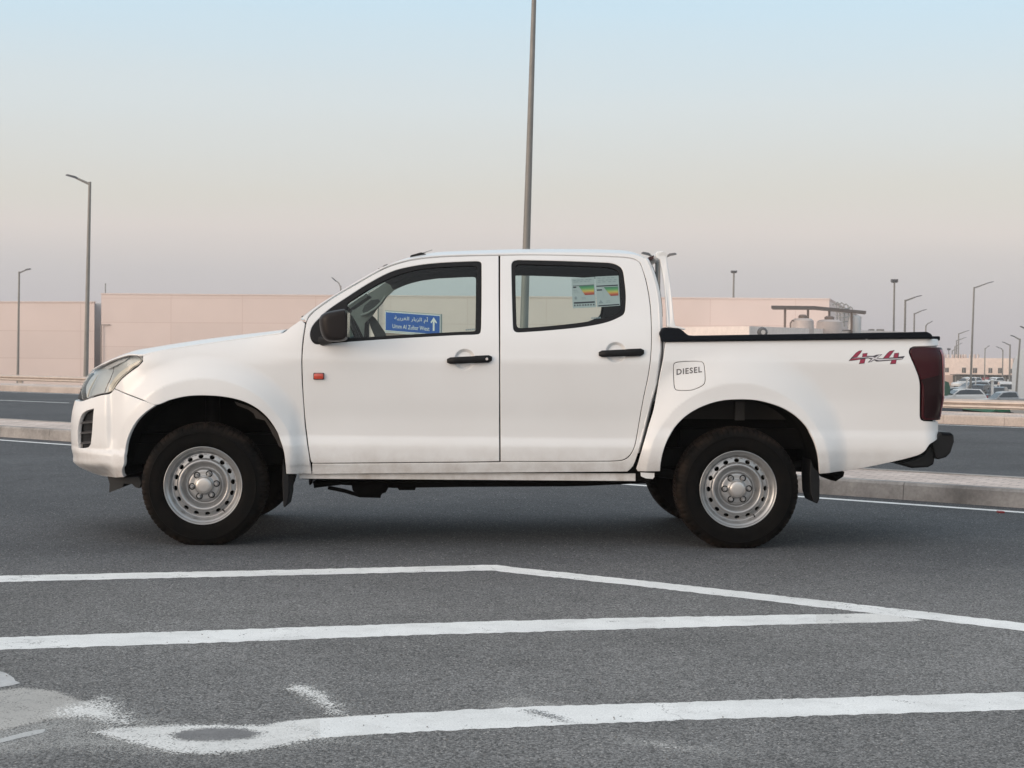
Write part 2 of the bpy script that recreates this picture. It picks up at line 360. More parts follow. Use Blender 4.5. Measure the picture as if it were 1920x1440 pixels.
def split_islands(o):
    """separate pieces of one mesh become parts of their own, same name and parent"""
    me = o.data; n = len(me.vertices); par = list(range(n))
    def fd_(a):
        while par[a] != a: par[a] = par[par[a]]; a = par[a]
        return a
    for p in me.polygons:
        r = fd_(p.vertices[0])
        for q in p.vertices[1:]: par[fd_(q)] = r
    gr_ = {}
    for p in me.polygons: gr_.setdefault(fd_(p.vertices[0]), []).append(p)
    if len(gr_) < 2: return [o]
    outl = []; sm_ = me.polygons[0].use_smooth
    for k, ps in gr_.items():
        ids = sorted({v for p in ps for v in p.vertices}); mp = {v: i for i, v in enumerate(ids)}
        m2 = bpy.data.meshes.new(me.name); m2.from_pydata([tuple(me.vertices[v].co) for v in ids], [], [tuple(mp[v] for v in p.vertices) for p in ps]); m2.update()
        for mt in me.materials: m2.materials.append(mt)
        m2.polygons.foreach_set('use_smooth', [sm_]*len(m2.polygons)); outl.append(m2)
    res_ = [o]; o.data = outl[0]
    for m2 in outl[1:]:
        c = o.copy(); c.data = m2; C.objects.link(c); res_.append(c)
    return res_
def fixn(o):
    import bmesh
    bm = bmesh.new(); bm.from_mesh(o.data); bmesh.ops.recalc_face_normals(bm, faces=bm.faces[:]); bm.to_mesh(o.data); bm.free()
def uvplane(o, ux, uy, org=Vector((0, 0, 0))):
    me = o.data; l = me.uv_layers.new(name='UVMap')
    for lp in me.loops:
        p = Vector(me.vertices[lp.vertex_index].co) + o.location - org
        l.data[lp.index].uv = (p.dot(ux), p.dot(uy))
def textmesh(s, size, bold=0.0, align='LEFT', space=1.0):
    cu = bpy.data.curves.new('t', 'FONT'); cu.body = s; cu.size = size; cu.offset = bold; cu.align_x = align; cu.space_character = space; cu.resolution_u = 3
    o = bpy.data.objects.new('t', cu); C.objects.link(o); dg = bpy.context.evaluated_depsgraph_get(); dg.update()
    me = bpy.data.meshes.new_from_object(o.evaluated_get(dg)); v = [q.co.copy() for q in me.vertices]; f = [tuple(p.vertices) for p in me.polygons]
    bpy.data.objects.remove(o); bpy.data.curves.remove(cu); bpy.data.meshes.remove(me); return v, f
def spline(P, res, closed=True, corner=38):
    """densify a polyline through its points: curved where it bends gently, sharp at real corners"""
    P = [np.array(p, float) for p in P]; n = len(P); out = []
    def tang(i):
        if not closed and i in (0, n-1): return None
        a, b, c = P[(i-1) % n], P[i], P[(i+1) % n]
        u = b-a; v = c-b; lu = np.linalg.norm(u); lv = np.linalg.norm(v)
        if lu < 1e-9 or lv < 1e-9: return None
        ang = math.degrees(math.acos(max(-1, min(1, float(u@v)/(lu*lv)))))
        if ang > corner: return None
        d = (u+v); d = d/np.linalg.norm(d); return d*min(1.0, 2.5*min(lu, lv)/max(lu, lv)) if False else d
    T = [tang(i) for i in range(n)]
    for i in range(n if closed else n-1):
        a, b = P[i], P[(i+1) % n]; L_ = np.linalg.norm(b-a); k = max(1, int(math.ceil(L_/res)))
        d = (b-a)/L_ if L_ > 1e-9 else (b-a)
        ta = T[i] if T[i] is not None else d; tb = T[(i+1) % n] if T[(i+1) % n] is not None else d
        la = lb = L_
        ka = np.linalg.norm(P[i]-P[(i-1) % n]); kb = np.linalg.norm(P[(i+2) % n]-b)
        if T[i] is not None: la = min(L_, 1.6*ka)
        if T[(i+1) % n] is not None: lb = min(L_, 1.6*kb)
        for j in range(k):
            t = j/k; h00 = 2*t**3-3*t*t+1; h10 = t**3-2*t*t+t; h01 = -2*t**3+3*t*t; h11 = t**3-t*t
            out.append(h00*a + h10*la*ta + h01*b + h11*lb*tb)
    if not closed: out.append(P[-1])
    return np.array(out)
def inside(poly, pts):
    x, y = pts[:, 0], pts[:, 1]; r = np.zeros(len(pts), bool); n = len(poly); j = n-1
    for i in range(n):
        xi, yi = poly[i]; xj, yj = poly[j]
        if yi != yj:
            r ^= ((yi > y) != (yj > y)) & (x < (xj-xi)*(y-yi)/(yj-yi)+xi)
        j = i
    return r
def segdist(poly, pts):
    d = np.full(len(pts), 1e9)
    for i in range(len(poly)):
        a = poly[i]; b = poly[(i+1) % len(poly)]; ab = b-a; L2 = float(ab@ab)+1e-12
        t = np.clip(((pts-a)@ab)/L2, 0, 1); q = a+t[:, None]*ab; d = np.minimum(d, np.hypot(pts[:, 0]-q[:, 0], pts[:, 1]-q[:, 1]))
    return d
def ringseeds(cx, cz, r0, r1, dr, da, full=True, zmin=-9):
    """points laid out on circles, so that a crease running round a centre is followed by the mesh"""
    P = []; r = r0; k = 0
    while r <= r1+1e-9:
        n = max(6, int(2*math.pi*r/da)); P += [(cx+r*math.cos(2*math.pi*(i+0.5*(k % 2))/n), cz+r*math.sin(2*math.pi*(i+0.5*(k % 2))/n)) for i in range(n)]; r += dr; k += 1
    P = np.array(P)
    if not full:
        P = P[P[:, 1] >= cz]; E = []; zz = cz-da*0.5
        while zz > zmin:
            rr = r0
            while rr <= r1: E += [(cx-rr, zz), (cx+rr, zz)]; rr += dr
            zz -= da
        P = np.concatenate([P, np.array(E)])
        msk = lambda g: np.where(g[:, 1] >= cz, (np.hypot(g[:, 0]-cx, g[:, 1]-cz) > r0-dr) & (np.hypot(g[:, 0]-cx, g[:, 1]-cz) < r1+dr), (abs(g[:, 0]-cx) > r0-dr) & (abs(g[:, 0]-cx) < r1+dr))
    else: msk = lambda g: (np.hypot(g[:, 0]-cx, g[:, 1]-cz) > r0-dr) & (np.hypot(g[:, 0]-cx, g[:, 1]-cz) < r1+dr)
    return msk, P
def area2(p): return 0.5*float(np.sum(p[:, 0]*np.roll(p[:, 1], -1)-np.roll(p[:, 0], -1)*p[:, 1]))
def shrink(poly, d):
    """move a closed loop towards its inside (ccw) by d"""
    n = len(poly); e = np.roll(poly, -1, 0)-poly; L_ = np.hypot(e[:, 0], e[:, 1])+1e-12; nx = np.stack([-e[:, 1]/L_, e[:, 0]/L_], 1)
    m = nx+np.roll(nx, 1, 0); mm = np.hypot(m[:, 0], m[:, 1])+1e-9; m = m/mm[:, None]
    c = np.clip((m*nx).sum(1), 0.5, 1); return poly + m*(d/c)[:, None]
def panel(name, surf, outline, m, parent=None, holes=(), res=0.02, flange=0.022, rnd=0.003, off=0.0, dense=(), mirror=False, splines=True, corner=38, bres=None, seeds=None):
    """a curved sheet: outline (u,z) cut out of the surface surf(u,z)->(x,y,z), with rounded, turned-in edges"""
    loops = []
    for k, lp in enumerate([outline]+list(holes)):
        q = spline(lp, bres or res*0.6, corner=corner) if splines else np.array(lp, float)
        if (area2(q) < 0) == (k == 0): q = q[::-1]      # outline ccw, holes cw: inside of the sheet always on the left
        loops.append(q)
    inner = [shrink(q, rnd) if flange else q for q in loops]
    lo = inner[0].min(0); hi = inner[0].max(0)
    gx, gz = np.meshgrid(np.arange(lo[0]+res*0.5, hi[0], res), np.arange(lo[1]+res*0.5, hi[1], res))
    gx = gx + (np.arange(gx.shape[0]) % 2)[:, None]*res*0.5
    g = np.stack([gx.ravel(), gz.ravel()], 1)
    for (cx, cz, r, rs) in dense:
        ax, az = np.meshgrid(np.arange(cx-r, cx+r, rs), np.arange(cz-r, cz+r, rs)); h = np.stack([ax.ravel(), az.ravel()], 1)
        g = g[np.maximum(abs(g[:, 0]-cx), abs(g[:, 1]-cz)) > r]; g = np.concatenate([g, h])
    if seeds:
        for msk, ex in seeds:
            g = np.concatenate([g[~msk(g)], ex])
    ok = inside(inner[0], g)
    for h in inner[1:]: ok &= ~inside(h, g)
    g = g[ok]
    if len(g):
        d = np.min([segdist(q, g) for q in inner], axis=0); g = g[d > res*(0.2 if seeds else 0.38)] if not dense else g[d > res*0.15]
    vs = np.concatenate(inner+[g]) if len(g) else np.concatenate(inner)
    ed = []; o0 = 0
    for q in inner:
        ed += [(o0+i, o0+(i+1) % len(q)) for i in range(len(q))]; o0 += len(q)
    V, E, Fc, ov, oe, of = delaunay_2d_cdt([Vector(p) for p in vs], ed, [], 0, 1e-6)
    V = np.array([tuple(p) for p in V]); Fc = np.array([tuple(f) for f in Fc])
    cen = V[Fc].mean(1); ok = inside(inner[0], cen)
    for h in inner[1:]: ok &= ~inside(h, cen)
    Fc = Fc[ok]
    def PN(u, z):
        e = 0.0015; p = Vector(surf(u, z)); a = Vector(surf(u+e, z))-Vector(surf(u-e, z)); b = Vector(surf(u, z+e))-Vector(surf(u, z-e))
        nn = a.cross(b)
        if nn.length < 1e-12: nn = Vector((0, -1, 0))
        nn.normalize()
        return p+nn*(-off), nn, a.normalized(), b.normalized()
    pos = []; nor = []
    for u, z in V:
        p, nn, a, b = PN(u, z); pos.append(p); nor.append(nn)
    faces = [tuple(f) for f in Fc]
    # orientation: u x z must point along nn
    fl = []
    for f in faces:
        a, b, c = V[f[0]], V[f[1]], V[f[2]]
        fl.append(f if (b[0]-a[0])*(c[1]-a[1])-(b[1]-a[1])*(c[0]-a[0]) > 0 else f[::-1])
    faces = fl
    if flange:
        key = {}
        for vi, lst in enumerate(ov):
            for k in lst: key[k] = vi
        o0 = 0
        for qi, q in zip(inner, loops):
            n = len(q); e = np.roll(q, -1, 0)-np.roll(q, 1, 0); L_ = np.hypot(e[:, 0], e[:, 1])+1e-12
            outw = np.stack([e[:, 1]/L_, -e[:, 0]/L_], 1)
            b1 = len(pos)
            for i in range(n):
                p, nn, a, b = PN(*q[i]); lat = (a*outw[i][0]+b*outw[i][1]).normalized()
                pos += [p-nn*rnd, p-nn*flange]; nor += [(lat+nn*0.25).normalized(), lat]
            for i in range(n):
                j = (i+1) % n; a, b = key[o0+i], key[o0+j]
                faces += [(b, a, b1+2*i, b1+2*j), (b1+2*j, b1+2*i, b1+2*i+1, b1+2*j+1)]
            o0 += n
    res_o = []
    o = mk(name, pos, faces, m, parent, smooth=True, normals=nor); res_o.append(o)
    if mirror:
        pm = [(p[0], 2*YM-p[1], p[2]) for p in pos]; nm = [(q[0], -q[1], q[2]) for q in nor]
        par2 = mirror if not isinstance(mirror, bool) else parent
        o2 = mk(name, pm, [f[::-1] for f in faces], m, par2, smooth=True, normals=nm); res_o.append(o2)
    return res_o
YM = 0.90
# ================================================================== PICKUP TRUCK
def pchip(xs, ys):
    xs = np.array(xs, float); ys = np.array(ys, float); h = np.diff(xs); d = np.diff(ys)/h; m = np.zeros(len(xs))
    for i in range(1, len(xs)-1):
        if d[i-1]*d[i] > 0:
            w1 = 2*h[i]+h[i-1]; w2 = h[i]+2*h[i-1]; m[i] = (w1+w2)/(w1/d[i-1]+w2/d[i])
    m[0] = d[0]; m[-1] = d[-1]
    def f(x):
        x = min(max(x, xs[0]), xs[-1]); i = min(max(int(np.searchsorted(xs, x)-1), 0), len(xs)-2); t = (x-xs[i])/h[i]
        return float((2*t**3-3*t*t+1)*ys[i]+(t**3-2*t*t+t)*h[i]*m[i]+(-2*t**3+3*t*t)*ys[i+1]+(t**3-t*t)*h[i]*m[i+1])
    return f
def sm(t): t = min(max(t, 0.0), 1.0); return t*t*(3-2*t)
WZ, WR = 0.345, 0.363; WF, WB = 0.0, 3.095       # wheel centre height, tyre radius, axle positions
cabz = pchip([0.30, 0.36, 0.40, 0.455, 0.47, 0.52, 0.575, 0.60, 0.64, 0.72, 0.86, 1.00, 1.075, 1.12, 1.20, 1.27, 1.36, 1.50, 1.65, 1.74, 1.80],
             [0.17, 0.13, 0.095, 0.078, 0.070, 0.062, 0.060, 0.066, 0.078, 0.076, 0.060, 0.048, 0.044, 0.052, 0.070, 0.094, 0.132, 0.192, 0.262, 0.315, 0.37])
bedz = pchip([0.30, 0.36, 0.42, 0.47, 0.52, 0.58, 0.64, 0.70, 0.85, 1.00, 1.08, 1.11, 1.17, 1.25],
             [0.23, 0.155, 0.095, 0.066, 0.050, 0.040, 0.044, 0.056, 0.058, 0.050, 0.046, 0.050, 0.062, 0.09])
fenz = pchip([0.30, 0.40, 0.50, 0.60, 0.80, 0.95, 1.04, 1.10, 1.16, 1.22, 1.30],
             [0.10, 0.078, 0.064, 0.062, 0.054, 0.050, 0.052, 0.066, 0.094, 0.140, 0.21])
def flare(x, z, xc, zc, ar, amp, up=0.20, e0=1.17):
    dx = x-xc; dz = z-zc; r = math.hypot(dx, dz if dz > 0 else dz*0.0)/ar
    s = max(0.0, dz)/(math.hypot(dx, dz)+1e-6)
    end = 1.40+up*s; st = e0+0.07*s
    A = lambda r: -amp*(1.0-0.10*(r-1)/(st-1))
    def Bf(r): t = min(1.0, max(0.0, (r-st)/(end-st))); return -amp*0.90*((1-t)**2*(1+2*t)*0.5+(1-t)**2*0.5)
    wd = 0.045
    if r <= st-wd: return A(r)
    if r >= st+wd: return Bf(r)
    k = (r-st+wd)/(2*wd); k = k*k*(3-2*k); return A(r)*(1-k)+Bf(max(r, st))*k
def dent(x, z, cx, cz, r, d):
    q = math.hypot(x-cx, z-cz)/r
    if q >= 1: return 0.0
    return d*min(1.0, (1-q*q)*2.2)**1.0 * (1-0.35*(1-q))
HF = (1.5635, 1.072); HB = (2.4355, 1.102)           # handle bowls, set below
def S_cab(x, z):
    y = cabz(z)
    y += dent(x, z, HF[0], HF[1], 0.060, 0.020)+dent(x, z, HB[0], HB[1], 0.060, 0.020)
    # bow of the whole side, seen from above; cab narrows a little towards the windscreen above the belt
    y += 0.010*((x-1.6)/1.2)**2 + max(0.0, z-1.15)*0.10*max(0.0, 1.0-x)**1.5
    return y
# ---- nose: plan curve as a superellipse
XA = -0.22; NB = 0.84; NP = 2.25
XF = lambda z: XFt(z)
def nose_y(u, z):
    if u >= XA: return u, 0.0
    th = min((XA-u)/0.9, math.pi/2-1e-4)
    w = math.sin(th)**(2/NP); c = math.cos(th)**(2/NP); a = XA-XF(z)
    return XA-a*w, NB*(1-c)
def U_of(x, z):
    if x >= XA: return x
    a = XA-XF(z); w = min(0.999999, (XA-x)/a); return XA-0.9*math.asin(w**(NP/2))
UC = XA-0.9*(math.pi/2-1e-4)
def P_front(u, z):
    x, dy = nose_y(u, z)
    k = sm((x-0.20)/0.38); y = fenz(z)*(1-k)+S_cab(x, z)*k
    f = flare(x, z, WF, 0.40, 0.465, 0.062, up=0.10, e0=1.14)
    y += f*(1-sm((XA-x)/0.42))*(1-sm((x-0.49)/0.11))
    # bumper chin
    if z < 0.56 and x < -0.3:
        y -= 0.016*sm((-0.32-x)/0.15)*sm((0.545-z)/0.035)*sm((z-0.40)/0.05)
    if z < 0.47: y += 0.10*sm((0.47-z)/0.10)*sm((-0.50-x)/0.12)
    # crease from headlight to the wing of the bumper
    d = (x-(-0.585))-(0.92-z)*0.04
    y += 0.016*sm((d+0.02)/0.05)*sm((0.12-d)/0.10)*sm((z-0.42)/0.2)*sm((0.98-z)/0.10)
    return (x, y+dy, z)
def P_cab(u, z): return (u, S_cab(u, z), z)
BR = 0.118
def P_bed(u, z):
    x = u; y = bedz(z)
    y += flare(x, z, WB, 0.40, 0.455, 0.062, up=0.30, e0=1.16)
    y += 0.030*sm((2.80-x)/0.16)*sm((0.95-z)/0.4)*0.5
    # rear corner: u beyond XB runs round it
    if u > XB:
        th = min((u-XB)/0.13, 1.5); x = XB+BR*math.sin(th); y += 0.13*(1-math.cos(th))
    return (x, y, z)
XB = 4.188
def on(surf, px, py, uinv=None):
    """the point of a surface that shows at a place measured in the photograph, as (u,z)"""
    y = 0.05; u = z = 0
    for i in range(40):
        p = atY(px, py, y); z = p.z; u = uinv(p.x, z) if uinv else p.x
        y = 0.5*y+0.5*surf(u, z)[1]
    return (u, z)
CABR = lambda z: 9.0
_c = [on(P_cab, *p) for p in [(1202, 476), (1210.6, 484), (1217, 499), (1228, 534), (1234.7, 571), (1237, 615), (1237, 659), (1229, 720), (1219, 755), (1207.5, 803), (1195.5, 850), (1188, 872), (1182, 880)]]
_c = sorted([(z, u) for u, z in _c]); CABR = pchip([c[0] for c in _c], [c[1] for c in _c])
XFt = lambda z: -0.80
_f = []
for px, py in [(176, 690), (166, 700), (156, 715), (149, 728), (146, 734), (139, 755), (134, 775), (132, 797), (132, 820), (134, 838), (137.5, 853), (134.5, 863), (140, 873), (152, 879), (176, 889), (200, 896)]:
    p = atY(px, py, 0.72); _f.append((p.z, p.x))
_f.sort(); XFt = pchip([c[0] for c in _f], [c[1] for c in _f])
for k, (px, py) in enumerate([(871.5, 674), (1155, 661)]):
    q = on(P_cab, px, py)
    if k == 0: HF = q
    else: HB = q
uf = lambda x, z: U_of(x, z)
onF = lambda *p: on(P_front, p[0], p[1], uf)
def ubed(x, z):
    if x <= XB: return x
    return XB+0.13*math.asin(min(0.998, (x-XB)/BR))
onB = lambda *p: on(P_bed, p[0], p[1], ubed)
onC = lambda *p: on(P_cab, p[0], p[1])
truck = empty('pickup_truck', (1.70, YM, 0), 'white double cab pickup truck seen from its side, parked on the asphalt, nose to the left', 'pickup truck')
W = M['white']
# ---- fender
arF = [(537, 889), (536, 875), (533, 850), (527, 828), (518, 806), (500, 781), (478, 763), (452, 751), (420, 744), (383, 741.5), (350, 743), (318.6, 750), (292.6, 759)]
arF2 = [(292, 760), (273, 773), (257.5, 788), (246, 806), (238, 826), (233.5, 850), (231.5, 872), (232.5, 895)]
headl = [(172.5, 694.5), (190, 685), (215, 674), (242, 666), (256, 666), (264, 672), (264, 678), (257, 684), (245, 692), (230, 704), (219, 715), (212, 725), (209, 732), (204, 736), (190, 738.5), (172, 743.5), (155, 749.5), (152, 738), (154, 722), (161, 708)]
fen = [onF(*p) for p in arF[::-1]] + [onF(*p) for p in [(584, 889), (583.5, 884), (578.5, 850), (572, 800), (569, 760), (566, 715), (565, 675), (567, 640), (572, 606)]]
fen += [onC(564, 599.5)] if False else [onF(564, 600)]
fen += [onF(*p) for p in [(545, 613), (529, 624.5), (500, 629), (450, 636), (380, 646), (320, 655), (285, 662), (268, 667), (268, 678), (260, 686.5), (248, 695), (233, 707), (222, 718), (214.5, 728), (240, 739), (266, 749)]]
panel('front_fender', P_front, fen, W, truck, res=0.016, mirror=True, seeds=[ringseeds(WF, 0.40, 0.465, 0.70, 0.009, 0.02, False, 0.3)])
# ---- bumper
def cen(row, px=135): return (UC, atY(px, row, 0.9).z)
fog = [(176, 766), (173, 800), (170, 832), (165, 838.5), (155, 840), (146, 839), (145, 819), (147.5, 793), (153, 778), (161, 771)]
fogu = [onF(*p) for p in fog]
bump = [onF(*p) for p in arF2] + [onF(*p) for p in [(204, 894.5), (180, 889.5)]] + [cen(886), cen(876), cen(860), cen(820), cen(780), cen(748)] + [onF(152, 752), onF(172, 746), onF(190, 741), onF(205, 738.5), onF(211, 733.5), onF(214, 729.6), (onF(240, 740.6)), onF(266, 750.6)]
panel('front_bumper', P_front, bump, W, truck, holes=[fogu], res=0.016, mirror=True, seeds=[ringseeds(WF, 0.40, 0.47, 0.62, 0.009, 0.02, False, 0.3)])
# fog recess with its slats
for sgn in (0, 1):
    cav = panel('bumper_recess', P_front, shrink(spline(fogu, 0.01) if area2(np.array(fogu)) > 0 else spline(fogu, 0.01)[::-1], -0.006), M['black'], truck, res=0.02, flange=0, off=0.03, splines=False)[0]
    b = MB()
    for row in (793, 812, 831):
        pts = []
        for k in range(7):
            u, z = onF(149+k*3.8, row-k*0.3); p = P_front(u, z); pts.append(p)
        for i in range(6):
            p, q = Vector(pts[i]), Vector(pts[i+1]); dn = Vector((0.02, 0.022, 0))
            b.addm([p+Vector((0.004, 0.005, 0)), q+Vector((0.004, 0.005, 0)), q+dn+Vector((0, 0, 0.010)), p+dn+Vector((0, 0, 0.010)), p+Vector((0.004, 0.005, -0.006)), q+Vector((0.004, 0.005, -0.006)), q+dn+Vector((0, 0, -0.004)), p+dn+Vector((0, 0, -0.004))],
                   [(0, 1, 2, 3), (4, 7, 6, 5), (0, 4, 5, 1), (3, 2, 6, 7)])
    b.build('slat', mat('slat_plastic', (0.07, 0.065, 0.065), 0.35) if sgn == 0 else bpy.data.materials['slat_plastic'], cav)
    if sgn == 1:
        for o in [cav]+list(cav.children):
            for v in o.data.vertices: v.co.y = 2*YM-v.co.y
            fixn(o)
# ---- grille between the headlights
gr = [onF(171, 697), onF(160, 710), onF(152.5, 724), onF(150, 737), onF(151, 748)] + [cen(746), cen(735), cen(720), cen(705), cen(694)]
for o in panel('grille', P_front, gr, M['black'], truck, res=0.03, mirror=True, off=0.012):
    b = MB()
    for row in (703, 716, 730):
        pts = []; z = atY(158, row, 0.7).z
        for k in range(10):
            u = UC + (onF(166-(row-700)*0.5, row)[0]-UC)*k/9*0.80; pts.append(Vector(P_front(u, z))+Vector((0.016, 0.006, 0)))
        b.tube(pts, 0.008, 6)
    bo = b.build('grille_bar', M['galv'] if False else M['black'], None, smooth=True)
    if o.name.startswith('grille.'):
        for v in bo.data.vertices: v.co.y = 2*YM-v.co.y
    attach(bo, o)
M['cream'] = mat('indicator_cream', (0.66, 0.63, 0.56), 0.4); M['bluish'] = mat('side_lens_grey', (0.50, 0.53, 0.56), 0.3)
# ---- headlight: reflector bowl behind a clear lens
hu = [onF(*p) for p in headl]
for i in (0, 1):
    hs = panel('headlight', P_front, hu, M['lens'], truck, res=0.02, flange=0.006, rnd=0.002, off=0.001, corner=50)
    ho = hs[0]
    hq = spline(hu, 0.012, corner=50)
    if area2(hq) < 0: hq = hq[::-1]
    bw = panel('reflector', lambda u, z: (P_front(u, z)[0]+0.02, P_front(u, z)[1]+0.035+0.006*math.sin((u*22+z*6)), z), shrink(hq, 0.006), M['reflector'], ho, res=0.014, flange=0, splines=False)[0]
    # dark border seal
    ring = panel('lens_seal', P_front, shrink(hq, -0.001), M['text_grey'], ho, holes=[shrink(hq, 0.0035)], res=0.03, flange=0, off=0.0025, splines=False)[0]
    cm = [(261, 674), (256, 683), (244, 690.5), (229, 702.5), (218, 713.5), (211, 723.5), (206, 733), (196, 736), (202, 720), (211, 707), (223, 695), (240, 684), (252, 677)]
    panel('indicator_lens', lambda u, z: (P_front(u, z)[0]+0.012, P_front(u, z)[1]+0.022, z), [onF(*p) for p in cm], M['cream'], ho, res=0.014, flange=0.01, rnd=0.002)
    cl = [(236, 670), (222, 672.5), (205, 681), (190, 689.5), (197, 692), (214, 684), (228, 677)]
    panel('side_lens', lambda u, z: (P_front(u, z)[0]+0.012, P_front(u, z)[1]+0.022, z), [onF(*p) for p in cl], M['bluish'], ho, res=0.014, flange=0.01, rnd=0.002)
    fb = MB(); pts = [Vector(P_front(*onF(*q)))+Vector((0.010, 0.018, 0)) for q in ((209, 688), (208, 697), (202, 712), (196, 724), (192, 736))]; fb.tube(pts, 0.0025, 6); fb.build('lens_divider', M['text_grey'], ho)
    fb = MB(); pts = [Vector(P_front(*onF(*q)))+Vector((0.012, 0.020, 0)) for q in ((178, 703), (170, 717), (163, 731), (159, 744))]; fb.tube(pts, [0.002, 0.005, 0.006, 0.006], 8); fb.build('pale_streak', M['cream'], ho, smooth=True)  # thin cream tube drawn as a pale streak inside the lens
    if i == 1:
        for o in [ho]+list(ho.children):
            for v in o.data.vertices: v.co.y = 2*YM-v.co.y
            o.data.flip_normals()
# ---- hood: lofted from the fender seam up to the crown
edge = [(529, 623), (500, 627.5), (450, 634.5), (380, 644.5), (320, 653.5), (285, 660.5), (266, 664.5), (242, 664), (215, 672), (190, 683), (173, 692.5)]
ridge = [(531, 617), (500, 620.5), (450, 626), (380, 634.5), (320, 643), (285, 648.5), (262, 652), (238, 656.5), (214, 665), (193, 675), (178, 686)]
B_ = []; Cc = []
for p, q in zip(edge, ridge):
    u, z = onF(*p); B_.append(P_front(u, z)); r = atY(q[0], q[1], 0.60); Cc.append((r.x, YM, r.z))
# lip running down at the front, from the last edge point to the centre line
for k in (0.35, 0.7, 1.0):
    u, z = onF(173, 692.5); uu = u+(UC-u)*k; zz = z-0.004*k; P = P_front(uu, zz); B_.append(P); c0 = Cc[10]; Cc.append((c0[0]+(P[0]-c0[0])*k, YM, c0[2]+(zz-c0[2])*k))
B_ = spline(B_, 0.03, closed=False, corner=60)if False else np.array(B_)
def dens(Pl, k):
    Pl = np.array(Pl, float); out = []
    for i in range(len(Pl)-1):
        p0 = Pl[max(i-1, 0)]; p1 = Pl[i]; p2 = Pl[i+1]; p3 = Pl[min(i+2, len(Pl)-1)]
        for j in range(k):
            t = j/k; out.append(0.5*((2*p1)+(-p0+p2)*t+(2*p0-5*p1+4*p2-p3)*t*t+(-p0+3*p1-3*p2+p3)*t**3))
    out.append(Pl[-1]); return np.array(out)
Bd = dens(B_, 4); Cd_ = dens(Cc, 4)
nv = 14; V_ = []; Fq = []
rows = []
for b, c in zip(Bd, Cd_):
    row = []
    for j in range(nv+1):
        v = (j/nv)**1.6; h = 1-(1-v)**3.0
        row.append((b[0]+(c[0]-b[0])*(v**1.3), b[1]+(YM-b[1])*v, b[2]+(c[2]-b[2])*h))
    full = row + [(p[0], 2*YM-p[1], p[2]) for p in row[-2::-1]]; rows.append(full)
def gridmesh(rows):
    v = [p for r in rows for p in r]; n = len(rows[0]); f = []
    for i in range(len(rows)-1):
        for j in range(n-1): f.append((i*n+j, i*n+j+1, (i+1)*n+j+1, (i+1)*n+j))
    return v, f
def orient(o, d):
    """turn faces so that they look along d on the whole"""
    s = Vector((0, 0, 0))
    for p in o.data.polygons: s += p.normal*p.area
    if s.dot(Vector(d)) < 0: o.data.flip_normals()
v, f = gridmesh(rows); hood = mk('hood', v, f, W, truck, smooth=True); orient(hood, (0, 0, 1))
mm = hood.modifiers.new('thick', 'SOLIDIFY'); mm.thickness = 0.012; mm.offset = -1
# ---- doors
fd = [(574.8, 605), (580, 594), (593.5, 581), (628, 557), (671.5, 531.3), (715, 506.9), (737, 497.6), (770, 488.6), (813, 483), (868, 480.4), (934.8, 479)]
fd2 = [(935, 560), (936, 700), (936, 800), (936.3, 865), (880, 866), (760, 867), (650, 868), (587, 868.5), (583, 864), (579, 840), (574, 800), (570.5, 760), (568, 715), (567, 675), (569.3, 640)]
wf = [(903, 497), (903, 560), (902, 615), (898, 626), (860, 628), (759, 633.6), (649, 641), (595, 645.6), (586, 641), (581.5, 628), (585, 613), (595, 600), (614, 582), (649, 558), (693, 530), (737, 508), (781, 497.5), (824, 492.5), (890, 489.5), (901, 491)]
wfi = [(894.5, 504), (894.5, 560), (893.5, 613), (890, 620), (860, 621.5), (759, 627), (656, 633.5), (651, 628), (648.5, 600), (652, 570), (668, 557), (700, 537), (742, 516.5), (785, 505), (826, 500.5), (884, 498), (892, 499.5)]
rd = [(938, 479), (1000, 478.2), (1100, 480), (1165, 482.5), (1188, 486), (1200, 494), (1211, 527.5), (1218.5, 571), (1221, 615), (1220.3, 659), (1215.3, 702.5), (1205, 752), (1193.5, 818), (1187, 843), (1178, 856), (1166, 862.5), (1140, 864.5), (1040, 865), (938.8, 865.2), (938.5, 800), (938, 700), (938, 560)]
wr = [(959, 497), (962, 490), (972, 487.3), (1053, 489), (1140.6, 492.5), (1158, 497), (1167, 505.6), (1171, 527.5), (1173.5, 554), (1172, 582), (1167, 591), (1140.6, 603), (1097, 612), (1031, 619), (972, 623), (964.5, 620.5), (962, 613), (960, 550)]
wri = [(966.5, 502), (969, 497), (976, 495), (1053, 497), (1138, 500.5), (1152, 504), (1160, 511), (1163.5, 530), (1166, 554), (1165, 576), (1160, 584), (1136, 594.5), (1096, 603), (1031, 610.5), (978, 614.5), (970, 612), (968.5, 600), (967, 550)]
